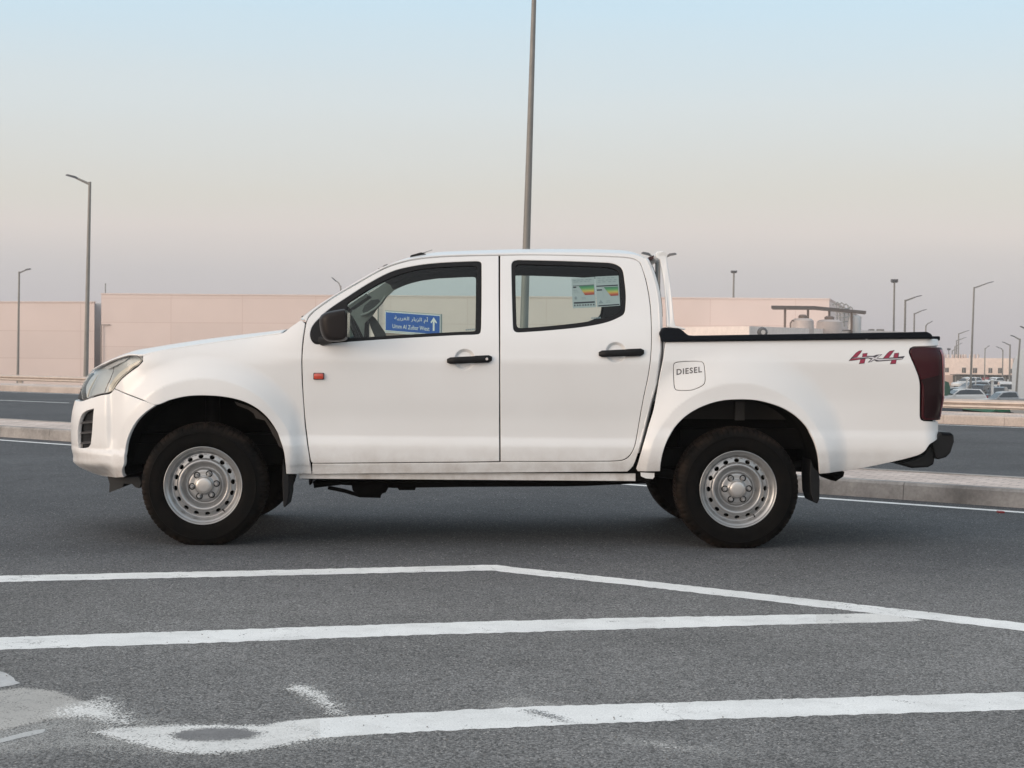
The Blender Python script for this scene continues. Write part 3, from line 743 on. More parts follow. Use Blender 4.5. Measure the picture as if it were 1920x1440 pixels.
def door(name, outl, win, wini, handle, dn):
    od = [onC(*p) for p in outl]; wo = [onC(*p) for p in win]; wi = [onC(*p) for p in wini]
    ds = panel(name, P_cab, od, W, truck, holes=[wo], res=0.022, seeds=dn, mirror=True, corner=72)
    wiq = spline(wi, 0.008, corner=72)
    if area2(wiq) < 0: wiq = wiq[::-1]
    woq = spline(wo, 0.010, corner=72)
    if area2(woq) < 0: woq = woq[::-1]
    S1 = panel('window_seal', P_cab, shrink(woq, -0.003), M['black'], ds[0], holes=[wiq], res=0.03, flange=0.01, rnd=0.002, off=0.004, splines=False, mirror=ds[1])
    G = panel('window_pane', P_cab, shrink(wiq, -0.004), M['glass'], ds[0], res=0.06, flange=0, off=0.010, splines=False, mirror=ds[1])
    odq = spline(od, 0.03)
    if area2(odq) < 0: odq = odq[::-1]
    # inner lining, kept clear of the glass
    T = panel('inner_trim', P_cab, shrink(odq, 0.012), M['trim'], ds[0], holes=[shrink(wiq, -0.012)], res=0.06, flange=0, off=0.05, splines=False, mirror=ds[1])
    T2 = panel('gap_liner', P_cab, shrink(odq, -0.01), M['dark'], ds[0], holes=[shrink(woq, 0.004)], res=0.06, flange=0, off=0.024, splines=False, mirror=ds[1])  # near-black sheet added to block light through the door gaps
    # pull handle
    (xa, za), (xb, zb) = onC(*handle[0]), onC(*handle[1])
    for k, dd in enumerate(ds):
        b = MB(); n = 14; prof = []
        for i in range(n+1):
            t = i/n; x = xa+(xb-xa)*t; zc = za+(zb-za)*t; y = cabz(zc)+0.010*((x-1.6)/1.2)**2
            h = 0.0215 if t > 0.6 else 0.019+0.001*math.sin(t*3)
            e = min(t, 1-t)*n; k2 = min(1.0, 0.55+0.45*min(1, e)); h *= k2
            y0 = y-0.034*min(1, 0.45+0.55*min(1, e/2.0)); y1 = y-0.008 if 0.14 < t < 0.60 else y+0.004
            ring = [(x, y0+0.006, zc+h*0.98), (x, y0, zc+h*0.55), (x, y0, zc-h*0.6), (x, y0+0.006, zc-h), (x, y1, zc-h), (x, y1, zc+h)]
            if k: ring = [(p[0], 2*YM-p[1], p[2]) for p in ring]
            prof.append(ring)
        v = [p for r in prof for p in r]; f = []
        for i in range(n):
            for j in range(6): f.append((i*6+j, i*6+(j+1) % 6, (i+1)*6+(j+1) % 6, (i+1)*6+j))
        f += [tuple(range(6)), tuple(range(n*6, n*6+6))]
        b.addm(v, f); ho = b.build('handle', M['black'], dd, smooth=True)
        if name == 'front_door':
            xl, zl = onC(912.5, 673); y = cabz(zl)-0.034; yy = (lambda q: q) if k == 0 else (lambda q: 2*YM-q)
            lb = MB(); lb.v = []; lb.lathe([(0.0, -0.003), (0.007, -0.003), (0.0085, -0.001), (0.009, 0.004)], xl, y, zl, n=20)
            lb.v = [(p[0], yy(p[1]), p[2]) for p in lb.v]; lb.build('key_lock', M['chrome'], dd, smooth=True)
    return ds, S1
HFd = ringseeds(HF[0], HF[1], 0.006, 0.072, 0.0045, 0.009); HBd = ringseeds(HB[0], HB[1], 0.006, 0.072, 0.0045, 0.009)
FD, FS = door('front_door', fd+fd2, wf, wfi, ((838, 676.5), (922.5, 672.5)), (HFd,))
RD, RS = door('rear_door', rd, wr, wri, ((1122.5, 663.5), (1207, 660)), (HBd,))
# black corner plate carrying the mirror
sail = [(597, 643.5), (587, 639.5), (583.5, 628), (587, 614), (596.5, 602), (615, 584.5), (640, 567), (652, 566), (650, 600), (652, 630), (652, 640)]
# ---- cab side frame: pillars, roof rail and sill in one sheet
outer = [(586, 889.5), (700, 888), (900, 886.5), (1176, 884.5), (1183, 879), (1188.5, 871), (1196, 850), (1208, 803), (1219, 755), (1229, 720), (1237, 659), (1237, 615), (1235, 571), (1228.5, 534), (1217, 499), (1210, 486), (1196, 478.8), (1170, 475.8), (1100, 474), (1000, 473.5), (935, 475), (870, 477), (813, 479.5), (770, 485), (742, 491.5), (715, 501.5), (671, 525.5), (628, 552), (596, 573), (568, 595.5), (573.5, 601)]
inn_ = [(585.5, 871)] + []
hole1 = [(p[0]-1.6, p[1]-1.6) for p in fd] + [(939.5, 477.4)] + [(p[0]+ (1.3 if p[0] > 1150 else 0), p[1]-(1.3 if p[1] < 600 else -1.4 if p[1] > 850 else 0)) for p in rd[1:19]]
hole1 += [(936.5, 867.2), (880, 868), (760, 869), (650, 870), (587, 870.4)]
# the frame meets the fender along the front door edge, so the sheet is a single open band
band = outer + [(574, 604)] + hole1[1:] + [(585.3, 870.6), (585.6, 880)]
cabside = panel('cab_side_frame', P_cab, [onC(*p) for p in band], W, truck, res=0.024, mirror=True, rnd=0.003, flange=0.014)
# near-black sheet added behind the door openings so no light shows through gaps
jm = [onC(*p) for p in [(592, 588), (628, 560), (715, 510), (813, 486), (935, 482), (1100, 483), (1188, 490), (1200, 500), (1218, 600), (1216, 690), (1190, 820), (1178, 852), (1140, 861), (590, 864), (572, 760), (570, 640)]]
jh1 = [onC(*p) for p in [(908, 494), (908, 620), (890, 631), (655, 645), (590, 650), (578, 628), (595, 594), (649, 552), (737, 503), (824, 487.5), (890, 485)]]
jh2 = [onC(*p) for p in [(955, 486), (1053, 484), (1140, 487), (1172, 500), (1178, 560), (1172, 598), (1098, 618), (972, 629), (958, 622)]]
panel('gap_backing', P_cab, jm, M['dark'], truck, holes=[jh1, jh2], res=0.08, flange=0, off=0.028, mirror=True)
# sill flange under the doors
b = MB(); za = onC(700, 899)[1]; x0 = onC(560, 893)[0]; x1 = onC(1193, 893)[0]
for yy in (0.13, 2*YM-0.17): b.box(x0, x1, yy, yy+0.04, za, za+0.045, 0.004)
b.build('sill_flange', W, truck)
# ---- roof
tope = [(715, 502), (742, 491.8), (770, 485.2), (813, 479.8), (870, 477.2), (935, 475.2), (1000, 473.8), (1100, 474.2), (1170, 476), (1196, 479), (1209, 485)]
rows = []
for k, p in enumerate(dens([P_cab(*onC(*q)) for q in tope], 3)):
    row = []; t = k/30; Hc = 0.044*(0.22+0.78*sm(t/0.35))*(1-0.45*sm((t-0.8)/0.2)); xb = -0.035*(1-min(1, t*4)) + 0.03*max(0, (t-0.85)/0.15)
    for j in range(13):
        vv = (j/12)**1.8; h = 1-(1-vv)**3.6
        row.append((p[0]+xb*(1-(1-vv)**2), p[1]+(YM-p[1])*vv+(-0.004 if False else 0), p[2]+Hc*h))
    rows.append(row+[(q[0], 2*YM-q[1], q[2]) for q in row[-2::-1]])
v, f = gridmesh(rows); roof = mk('roof', v, f, W, truck, smooth=True); orient(roof, (0, 0, 1))
mm = roof.modifiers.new('thick', 'SOLIDIFY'); mm.thickness = 0.01; mm.offset = -1
roofrows = rows
# headliner below it
rows2 = [[(q[0], min(max(q[1], p0[1]+0.03), 2*YM-p0[1]-0.03), q[2]-0.055) for q in r] for r in rows for p0 in [r[0]]]
v, f = gridmesh(rows2); mk('headliner', v, f, M['headliner'], truck, smooth=True)
b = MB()   # side rails of the headliner, inside the window tops
for sg in (0, 1):
    pts = [Vector(r[0])+Vector((0, 0.07, -0.045)) for r in rows[::3]]
    if sg: pts = [Vector((p.x, 2*YM-p.y, p.z)) for p in pts]
    b.tube(pts, 0.040, 10)
b.build('roof_rail_trim', M['headliner'], truck, smooth=True)
# ---- windscreen
wl = [(566, 597.5), (596, 573.5), (628, 552.5), (671, 526), (715, 502), (728, 496.8)]
rows = []; R = dens([P_cab(*onC(*q)) for q in wl], 4)
for k, p in enumerate(R):
    t = k/(len(R)-1); row = []
    for j in range(17):
        s = j/16; g = 1-(2*s-1)**2; g = g**0.8
        row.append((p[0]+0.012-0.085*(1-0.4*t)*g, p[1]+0.012+(2*YM-2*p[1]-0.024)*s, p[2]-0.006+0.012*g))
    rows.append(row)
v, f = gridmesh(rows); ws = mk('windscreen', v, f, M['wglass'], truck, smooth=True); wsrows = rows
# cowl between hood and windscreen
c0 = [Vector(q)+Vector((0.002, 0, -0.012)) for q in rows[0]]; hb = hood.data
n = len(roofrows[0]); hoodlast = [Vector(hood.data.vertices[i].co) for i in range(2*nv+1)]
cr_ = []
for j in range(17):
    s = j/16; q = c0[j]; k = s*(2*nv); i0 = min(int(k), 2*nv-1); 
    yq = q.y; best = min(hoodlast, key=lambda h: abs(h.y-yq)); cr_.append(Vector((best.x-0.01, yq, best.z-0.014)))
v, f = gridmesh([c0, cr_]); cw = mk('cowl_panel', v, f, M['black'], truck, smooth=True)
# wiper
b = MB(); a = Vector(wsrows[1][6])+Vector((-0.006, 0, 0.003)); e = Vector(wsrows[2][12])+Vector((-0.008, 0, 0.004)); b.tube([a, (a+e)/2+Vector((-0.006, 0, 0.003)), e], 0.006, 6)
b.build('wiper', M['black'], truck)
# ---- back wall of the cab
rb = [(1209, 485), (1217, 499), (1228.5, 534), (1235, 571), (1237, 615), (1237, 659), (1229, 720), (1219, 755), (1208, 803), (1196, 850)]
rows = []
for p in dens([P_cab(*onC(*q)) for q in rb], 2):
    row = []
    for j in range(21):
        s = j/20; g = (1-(2*s-1)**6)**0.5 if 0 < s < 1 else 0; row.append((p[0]-0.002+0.035*g, p[1]+(2*YM-2*p[1])*s, p[2]+0.002))
    rows.append(row)
v, f = gridmesh(rows); cb = mk('cab_back_wall', v, f, W, truck, smooth=True)
mm = cb.modifiers.new('thick', 'SOLIDIFY'); mm.thickness = 0.01; mm.offset = 0
b = MB()
v, f = gridmesh([[ (q[0]+0.012, q[1], q[2]) for q in r[3:18]] for r in rows[1:8]])
rw = mk('rear_window', v, f, M['darkglass'], truck, smooth=True); mm = rw.modifiers.new('thick', 'SOLIDIFY'); mm.thickness = 0.01; mm.offset = 0
# ---- bed
arB = [(1237.5, 884), (1239, 868), (1243, 848), (1250, 828), (1261, 807), (1277, 788), (1296, 773), (1322, 760), (1352, 751.5), (1385, 749), (1418, 750.5), (1446, 757), (1472, 767), (1496, 783), (1515, 804), (1527, 828), (1534, 855), (1536.5, 889)]
bedo = [(1248, 641), (1244.5, 668), (1238.5, 700), (1233.5, 725), (1225.5, 767), (1215.5, 800), (1203.5, 842), (1192.5, 879), (1195.5, 884)] + arB + [(1560, 886.5), (1597, 881.5), (1640, 873.5), (1672, 866.5), (1700, 860), (1723, 853), (1734, 846), (1745, 832)]
bu = [onB(*p) for p in bedo]
ue = XB+0.13*1.45
zr = lambda px, py: atY(px, py, 0.2).z
bu += [(ue, zr(1750, 815)), (ue, zr(1755, 789.5)), onB(1732, 789.5), onB(1727, 787), onB(1725, 781), onB(1725, 725), onB(1723, 709), onB(1717, 692), onB(1708, 671), onB(1704.5, 660), onB(1706.3, 653), onB(1714, 649.5), (ue, zr(1755, 647.5)), (ue, zr(1750, 636))] + [onB(1741, 635), onB(1600, 636.5), onB(1400, 639)]
fuel = [(1262.5, 690), (1264, 681.5), (1271, 678.5), (1290, 677), (1310, 677), (1318, 679), (1321, 685), (1322.5, 700), (1322.5, 715), (1319, 722), (1308, 728), (1296, 732), (1275, 732.5), (1266.5, 730.5), (1263.5, 722)]
fuq = spline([onB(*p) for p in fuel], 0.012, corner=60)
if area2(fuq) < 0: fuq = fuq[::-1]
BS = panel('bed_side', P_bed, bu, W, truck, holes=[fuel_ for fuel_ in [[tuple(p) for p in fuq[::1]]]], res=0.018, mirror=True, seeds=[ringseeds(WB, 0.40, 0.46, 0.70, 0.010, 0.022, False, 0.3)])
FU = panel('fuel_door', P_bed, shrink(fuq, 0.0035), W, BS[0], res=0.02, splines=False, rnd=0.002)[0]
panel('fuel_door_back', P_bed, shrink(fuq, -0.01), M['dark'], BS[0], res=0.05, splines=False, flange=0, off=0.02)
def lettering(name, text, surf, uinv, p0, p1, height, m, parent, bold=0.0, out=0.0015, space=1.0, fitx=True):
    v, f = textmesh(text, 1.0, bold, space=space); v = np.array([tuple(q) for q in v]); lo = v.min(0); hi = v.max(0)
    u0, z0 = on(surf, *p0, uinv) if uinv else on(surf, *p0); u1, z1 = on(surf, *p1, uinv) if uinv else on(surf, *p1)
    sx = (u1-u0)/(hi[0]-lo[0]); sz = height/(hi[1]-lo[1]); V = []
    for q in v:
        t = (q[0]-lo[0])*sx; V.append(Vector(surf(u0+t, z0+(q[1]-lo[1])*sz+(z1-z0)*t/(u1-u0)))+Vector((0, -out, 0)))
    return mk(name, V, f, m, parent)
lettering('diesel_lettering', 'DIESEL', P_bed, ubed, (1268.5, 703), (1316, 698), 0.034, M['text_grey'], FU, bold=0.02, space=1.15)
def decal(name, polys, m, off):
    V = []; F = []
    for pl in polys:
        q = [(1580+x/14.77, 640+y/14.77) for x, y in pl]
        q2 = np.array([onB(*p) for p in q]);
        if area2(q2) < 0: q2 = q2[::-1]
        n = len(V); V += [Vector(P_bed(*p))+Vector((0, -off, 0)) for p in q2]; F.append(tuple(range(n, n+len(q2))))
    import bmesh
    o = mk(name, V, F, m, BS[0]); bm = bmesh.new(); bm.from_mesh(o.data); bmesh.ops.triangulate(bm, faces=bm.faces[:]); bm.to_mesh(o.data); bm.free()
    orient(o, (0, -1, 0)); return o
d4 = [(160, 545), (250, 440), (370, 310), (450, 260), (545, 245), (500, 320), (400, 440), (535, 435), (550, 335), (690, 320), (668, 400), (850, 400), (940, 370), (1100, 355), (1010, 425), (965, 470), (1110, 470), (1235, 320), (1310, 262), (1440, 243), (1395, 300), (1285, 450), (1400, 445), (1430, 325), (1560, 315), (1545, 425), (1720, 405), (1650, 500), (1495, 515), (1470, 625), (1310, 632), (1350, 530), (1100, 550), (930, 560), (870, 520), (790, 570), (690, 590), (780, 495), (700, 470), (632, 480), (600, 610), (445, 628), (500, 500), (330, 530)]
red_a = [[(262, 440), (375, 318), (455, 268), (525, 256), (480, 330), (385, 440)], [(545, 435), (562, 345), (675, 332), (655, 425)], [(485, 505), (625, 485), (590, 600), (462, 615)], [(1130, 470), (1245, 328), (1318, 270), (1420, 255), (1375, 305), (1265, 460)], [(1410, 450), (1442, 335), (1545, 328), (1520, 450)], [(1362, 522), (1485, 512), (1460, 612), (1328, 620)], [(195, 530), (260, 478), (480, 462), (470, 495)]]
sil = [[(250, 470), (420, 448), (700, 428), (840, 428), (885, 455), (1010, 375), (1060, 370), (940, 470), (1000, 492), (1320, 480), (1660, 470), (1640, 488), (1320, 505), (1000, 530), (880, 495), (770, 560), (735, 565), (830, 475), (700, 445), (420, 462)]]
decal('decal_outline', [d4], M['decal_dark'], 0.0014); decal('decal_red_fill', red_a, M['decal_red'], 0.0024); decal('decal_stripe', sil, M['decal_silver'], 0.0032)
# tail lights
M['redlow'] = mat('tail_lens_dark', (0.012, 0.0005, 0.0015), 0.18, coat=0.15, spec=0.3)
tl = [(1706.5, 660), (1708.5, 654), (1716, 651.5)] 
tlz = lambda py: zr(1757, py)
tu = [onB(*p) for p in tl] + [onB(1740, 650.8), (ue, tlz(650.5))]
tu2 = [(ue, tlz(786.5)), onB(1733, 787.5), onB(1728.5, 785), onB(1727, 780), onB(1727, 724), onB(1725, 709), onB(1719, 692), onB(1710, 671)]
bulge = lambda u, z: (P_bed(u, z)[0]+0.030*sm((u-XB+0.05)/0.12)*(0.35+0.65*sm((z-0.76)/0.15)*sm((1.20-z)/0.07)), 0.050+(0.13*(1-math.cos(min((u-XB)/0.13, 1.5))) if u > XB else 0)-0.004*sm((u-XB+0.18)/0.1)+0.25*max(0, z-1.10)**1.5, z)
TL = panel('tail_light', bulge, tu+tu2, M['redlens'], truck, res=0.016, mirror=True, rnd=0.005, corner=60, flange=0.03)
for k, o in enumerate(TL):
    eu = [(XB+0.085, tlz(656)), (ue-0.004, tlz(656)), (ue-0.004, tlz(780)), (XB+0.120, tlz(780)), (XB+0.098, tlz(690))]
    e2 = panel('lens_highlight', bulge, eu, M['redlens2'], None, res=0.02, flange=0, off=-0.0025)[0]  # brighter red strip, painted in as the highlight along the lens rim
    if k:
        for vv in e2.data.vertices: vv.co.y = 2*YM-vv.co.y
        fixn(e2)
    attach(e2, o)
for k, o in enumerate(TL):
    lo_ = [onB(1724.5, 712), (XB+0.094, tlz(700)), (XB+0.115, tlz(783)), onB(1733, 784), onB(1730, 778), onB(1729.5, 724)]
    e3 = panel('lower_lens', bulge, lo_, M['redlow'], None, res=0.02, flange=0, off=-0.0015)[0]
    if k:
        for vv in e3.data.vertices: vv.co.y = 2*YM-vv.co.y
        fixn(e3)
    attach(e3, o)
panel('tail_light_back', P_bed, [(onB(1700, 650)), (ue-0.02, tlz(650)), (ue-0.02, tlz(790)), onB(1722, 790), onB(1722, 720), onB(1704, 672)], M['dark'], truck, res=0.05, flange=0, off=0.03, mirror=True)
# tailgate
zt0 = zr(1750, 815); zt1 = zr(1750, 638); xt = XB+BR
b = MB(); b.box(xt-0.055, xt-0.004, 0.19, 2*YM-0.19, zt0, zt1, 0.012); tg = b.build('tailgate', W, truck, smooth=True)
b = MB(); b.box(xt-0.012, xt+0.008, YM-0.12, YM+0.12, zt1-0.14, zt1-0.09, 0.006); b.build('handle', M['black'], tg)
# bed box
zb = 0.90; b = MB(); xb0 = 2.66
b.box(xb0+0.02, xt-0.06, 0.20, 2*YM-0.20, zb-0.03, zb); b.box(xb0, xb0+0.03, 0.10, 2*YM-0.10, 0.90, zt1-0.01)
for yy in (0.10, 2*YM-0.14): b.box(xb0+0.03, xt-0.06, yy, yy+0.04, zb, zt1-0.02)
b.build('bed_box', W, truck)
# black rail caps
cap = [(1240, 640), (1236.5, 624), (1243, 615.5), (1247, 613.8), (1273, 615.3), (1280, 620), (1290, 628.5), (1300, 629.2), (1500, 626), (1700, 622.8), (1738, 622), (1746, 626), (1751.5, 636), (1743, 634.6), (1600, 636), (1400, 638.8), (1248, 641)]
cp = [(atY(p[0], p[1], 0.06).x, atY(p[0], p[1], 0.06).z) for p in cap]
b = MB(); b.prism(cp, 0.052, 0.15); o1 = b.build('bed_rail_cap', M['satin'], truck)
b = MB(); b.prism(cp, 2*YM-0.15, 2*YM-0.052); o2 = b.build('bed_rail_cap', M['satin'], truck)
for o in (o1, o2):
    bv = o.modifiers.new('bevel', 'BEVEL'); bv.width = 0.008; bv.segments = 3; bv.limit_method = 'ANGLE'
b = MB(); b.box(xt-0.06, xt+0.004, 0.16, 2*YM-0.16, zt1-0.002, zt1+0.024, 0.008); b.build('tailgate_cap', M['satin'], truck)
# ---- sports bar behind the cab
lg = [(1247.5, 613.5), (1247.8, 577), (1245.5, 527), (1240.5, 486), (1233.5, 482), (1232, 474), (1236, 469.8), (1246.5, 469.5), (1251.5, 479), (1255, 505), (1258, 552), (1260.5, 600), (1263, 611), (1281, 616.5), (1281, 619)]
yl = 0.20
def xz(p, Y): q = atY(p[0], p[1], Y); return (q.x, q.z)
tilt = lambda z: 0.10+0.17*sm((z-1.2)/0.6)
for sg in (0, 1):
    q = spline([xz(p, yl) for p in lg], 0.02, corner=45); V = []; n = len(q)
    for dy in (0.0, 0.055):
        for x, z in q:
            y = tilt(z)+dy; V.append((x, y if not sg else 2*YM-y, z))
    F = [tuple(range(n)), tuple(range(2*n-1, n-1, -1))]+[(i, n+i, n+(i+1) % n, (i+1) % n) for i in range(n)]
    if sg == 0:
        bar = mk('sports_bar', V, F, W, truck); fixn(bar); bo = bar
    else:
        bo = mk('bar_leg', V, F, W, bar); fixn(bo)
    bv = bo.modifiers.new('bevel', 'BEVEL'); bv.width = 0.006; bv.segments = 3; bv.limit_method = 'ANGLE'; bv.angle_limit = math.radians(50)
b = MB(); p0 = xz((1241, 478), 0.30)
b.tube([(p0[0], 0.26, p0[1]-0.012), (p0[0], 0.34, p0[1]-0.004), (p0[0], 2*YM-0.34, p0[1]-0.004), (p0[0], 2*YM-0.26, p0[1]-0.012)], 0.027, 14)
b.build('cross_tube', W, bar, smooth=True)
for yy in (0.62, 2*YM-0.62):
    b = MB(); t_ = xz((1232, 486), yy if yy < 1 else 0.62); bt = xz((1231, 640), 0.62)
    b.tube([(t_[0], yy, t_[1]+0.02), (t_[0], yy, 1.45), (bt[0]-0.01, yy, 1.1)], [0.014, 0.014, 0.012], 10); b.build('window_guard_bar', M['galv'], bar, smooth=True)
b = MB(); q0 = xz((1214, 487), 0.55); q1 = xz((1229, 480.5), 0.55)
b.addm([(q0[0], yy, q0[1]+dz) for yy in (0.5, 1.3) for dz in (-0.012, 0.012)]+[(q1[0], yy, q1[1]+dz) for yy in (0.5, 1.3) for dz in (-0.012, 0.010)], [(0, 1, 3, 2), (4, 6, 7, 5), (0, 4, 5, 1), (2, 3, 7, 6), (0, 2, 6, 4), (1, 5, 7, 3)])
b.build('high_brake_light', mat('smoked_red', (0.05, 0.015, 0.015), 0.3), truck)
# bed mounting bracket in the gap
b = MB(); q = xz((1240, 632), 0.15); b.box(q[0]-0.03, q[0]+0.03, 0.16, 0.30, q[1]-0.10, q[1]+0.03, 0.004); b.build('bed_bracket', M['satin'], truck)
# ---- door mirrors
def mirror(side):
    Y = lambda y: y if side == 0 else 2*YM-y
    par = FD[side]
    q = spline([onC(*p) for p in sail], 0.012, corner=45)
    if area2(q) < 0: q = q[::-1]
    pl = panel('mirror_base', P_cab, q, M['black'], None, res=0.03, off=-0.004, flange=0.02, splines=False)[0]
    if side:
        for v in pl.data.vertices: v.co.y = Y(v.co.y)
        pl.data.flip_normals()
    attach(pl, par)
    # shell: stacked rings, rounded; glass faces backwards
    f0 = [(598.5, 597), (604, 589), (616, 584.5), (646, 579), (649.5, 583), (651.5, 600), (652, 628), (649, 636.5), (638, 640.5), (615, 640), (605, 632), (600, 617)]
    V = []; n = 0
    prof = [(-0.225, 0.50), (-0.222, 0.72), (-0.205, 0.88), (-0.17, 0.97), (-0.12, 1.0), (-0.05, 0.98), (0.0, 0.93), (0.02, 0.80)]
    base = spline([xz(p, -0.12) for p in f0], 0.016, corner=70); cx, cz = base.mean(0); xr = base[:, 0].max()
    for y, s in prof:
        for x, z in base:
            xx = xr+(x-xr)*s; V.append((xx+0.10*(0.0-y)*0.0, Y(y), cz+(z-cz)*(0.5+0.5*s)*(1 if s > .6 else .9)))
    n = len(base); F = []
    for i in range(len(prof)-1):
        for j in range(n): F.append((i*n+j, i*n+(j+1) % n, (i+1)*n+(j+1) % n, (i+1)*n+j))
    F += [tuple(range(n)), tuple(range((len(prof)-1)*n, len(prof)*n))]
    sh = mk('wing_mirror', V, F, None, None, smooth=True); fixn(sh); sh.data.materials.append(M['mirror'])
    bv = sh.modifiers.new('sub', 'SUBSURF'); bv.levels = 1; bv.render_levels = 2
    attach(sh, par)
    b = MB(); b.box(xr+0.001, xr+0.004, min(Y(-0.205), Y(-0.01)), max(Y(-0.205), Y(-0.01)), cz-0.065, cz+0.075, 0.001)
    attach(b.build('mirror_glass', mat('mirror_silver', (0.16, 0.16, 0.16), 0.1, metal=1), None), par)
    b = MB(); a = Vector((xz((603, 641), 0.0)[0], Y(0.07), xz((603, 638), 0)[1])); e = Vector((xz((625, 640), 0)[0], Y(-0.02), xz((625, 636), 0)[1]))
    b.tube([a, e], [0.032, 0.022], 12); attach(b.build('mirror_arm', M['black'], None, smooth=True), par)
M['mirror'] = mat('mirror_shell', (0.015, 0.012, 0.012), 0.42, spec=0.2)
mirror(0); mirror(1)
# side repeater on the fender-side of the front door
for sg in (0, 1):
    (x0, z0), (x1, z1) = onC(588.5, 711), onC(607, 700); y = cabz((z0+z1)/2)
    b = MB(); a = (y-0.010, y+0.01) if sg == 0 else (2*YM-y-0.01, 2*YM-y+0.010); b.box(x0, x1, a[0]-(0.004 if sg == 0 else 0), a[1]+(0.004 if sg else 0), z0, z1, 0.010)
    o = b.build('side_repeater', M['orange'], truck, smooth=True)
    b = MB(); a = (y-0.003, y+0.01) if sg == 0 else (2*YM-y-0.01, 2*YM-y+0.003); b.box(x0-0.003, x1+0.003, a[0], a[1], z0-0.003, z1+0.003, 0.006); b.build('bezel', M['redlens'], o)
# roof aerial
p = atY(784, 479.5, 0.42); b = MB()
V = [(-0.048, -0.018, -0.01), (-0.048, 0.018, -0.01), (0.05, 0.026, -0.008), (0.05, -0.026, -0.008), (-0.044, -0.012, 0.002), (-0.044, 0.012, 0.002), (0.048, 0.02, 0.010), (0.048, -0.02, 0.010), (0.018, 0.015, 0.020), (0.018, -0.015, 0.020)]
b.addm([(p.x+x, p.y+y, p.z+z) for x, y, z in V], [(0, 1, 5, 4), (4, 5, 8, 9), (9, 8, 6, 7), (3, 7, 6, 2), (0, 4, 9, 7, 3), (1, 2, 6, 8, 5), (0, 3, 2, 1)])
an = b.build('aerial_base', M['black'], truck)
b = MB(); b.tube([(p.x+0.02, p.y, p.z+0.014), (p.x+0.085, p.y, p.z+0.036)], [0.0035, 0.002], 6); b.build('aerial_rod', M['galv'], an)
# stickers inside the rear side window, on the glass
def sticker(quad, kind):
    """quad: four corners measured on the glass, tl tr br bl"""
    qs = [np.array(onC(*p)) for p in quad]
    def S(u, v): a = qs[0]+(qs[1]-qs[0])*u; c = qs[3]+(qs[2]-qs[3])*u; return a+(c-a)*v
    def sheet(name, rects, m, off, par):
        V = []; F = []
        for poly in rects:
            n = len(V)
            for u, v in poly:
                x, z = S(u, v); V.append(Vector(P_cab(x, z))+Vector((0, 0.010-off, 0.0)))
            F.append(tuple(range(n, n+len(poly))))
        return mk(name, V, F, m, par)
    R = lambda a, b2, c, d: [(a, b2), (c, b2), (c, d), (a, d)]
    base = sheet('window_sticker', [R(0, 0, 1, 1)], M['stk'], 0.0012, RD[0])
    cols = kind['cols']; n = len(cols); v0, v1 = kind['v']
    for i, c in enumerate(cols):
        a = v0+(v1-v0)*i/n; b2 = v0+(v1-v0)*(i+1)/n; l0 = kind['l'][0]+(kind['l'][1]-kind['l'][0])*i/n
        sheet('energy_bar', [[(l0, a+0.004), (kind['r'], a+0.004), (kind['r'], b2-0.002), (l0+(kind['l'][1]-kind['l'][0])/n, b2-0.002)]], c, 0.002, base)
    sheet('print', kind['dark'](R), M['stkdark'], 0.0022, base); sheet('fine_print', kind['grey'](R), M['stkgrey'], 0.0022, base)
M['stk'] = mat('sticker_paper', (0.25, 0.33, 0.325), 0.5); M['stkdark'] = mat('sticker_ink', (0.012, 0.02, 0.028), 0.5); M['stkgrey'] = mat('sticker_grey', (0.15, 0.21, 0.22), 0.5)
hexc = [mat('bar_colour', c, 0.5) for c in [(0.03, 0.16, 0.08), (0.05, 0.22, 0.09), (0.10, 0.28, 0.10), (0.22, 0.33, 0.10), (0.38, 0.38, 0.08), (0.45, 0.24, 0.06), (0.35, 0.09, 0.04), (0.25, 0.03, 0.02)]]
def dashes(R, v, h, xs, wd): return [R(x, v, x+wd, v+h) for x in xs]
def k1d(R): return [R(0.05, 0.25, 0.95, 0.265), R(0.06, 0.285, 0.19, 0.325), R(0.06, 0.80, 0.95, 0.85)]+dashes(R, 0.885, 0.05, [0.07, 0.19, 0.29, 0.42, 0.53, 0.64, 0.76, 0.88], 0.05)
def k1g(R): return dashes(R, 0.06, 0.02, [0.08, 0.25, 0.4, 0.6, 0.75], 0.11)+dashes(R, 0.12, 0.015, [0.08, 0.2, 0.37, 0.55, 0.7], 0.09)+dashes(R, 0.40, 0.012, [0.07, 0.16], 0.07)+dashes(R, 0.46, 0.012, [0.09, 0.2], 0.07)+dashes(R, 0.655, 0.012, [0.40, 0.5], 0.07)+dashes(R, 0.70, 0.012, [0.42, 0.52], 0.06)+[[(0.15+0.055*math.cos(a), 0.665+0.055*math.sin(a)) for a in [i*0.785 for i in range(8)]]]
def k2d(R): return [R(0.03, 0.30, 0.95, 0.335), R(0.04, 0.425, 0.26, 0.465), R(0.06, 0.94, 0.97, 0.975)]
def k2g(R): return dashes(R, 0.05, 0.018, [0.1, 0.3, 0.5, 0.68], 0.13)+dashes(R, 0.12, 0.015, [0.12, 0.26, 0.45, 0.6, 0.8], 0.1)+dashes(R, 0.18, 0.015, [0.1, 0.3, 0.55, 0.75], 0.12)+[[(0.08, 0.88), (0.18, 0.77), (0.28, 0.88)]]+dashes(R, 0.81, 0.014, [0.42, 0.5], 0.07)+dashes(R, 0.86, 0.014, [0.42, 0.52], 0.06)+[R(0.3, 0.36, 0.305, 0.72)]
sticker([(1071.5, 522), (1115, 519), (1118, 576), (1074, 578)], dict(cols=hexc, v=(0.27, 0.58), l=(0.30, 0.55), r=0.95, dark=k1d, grey=k1g))
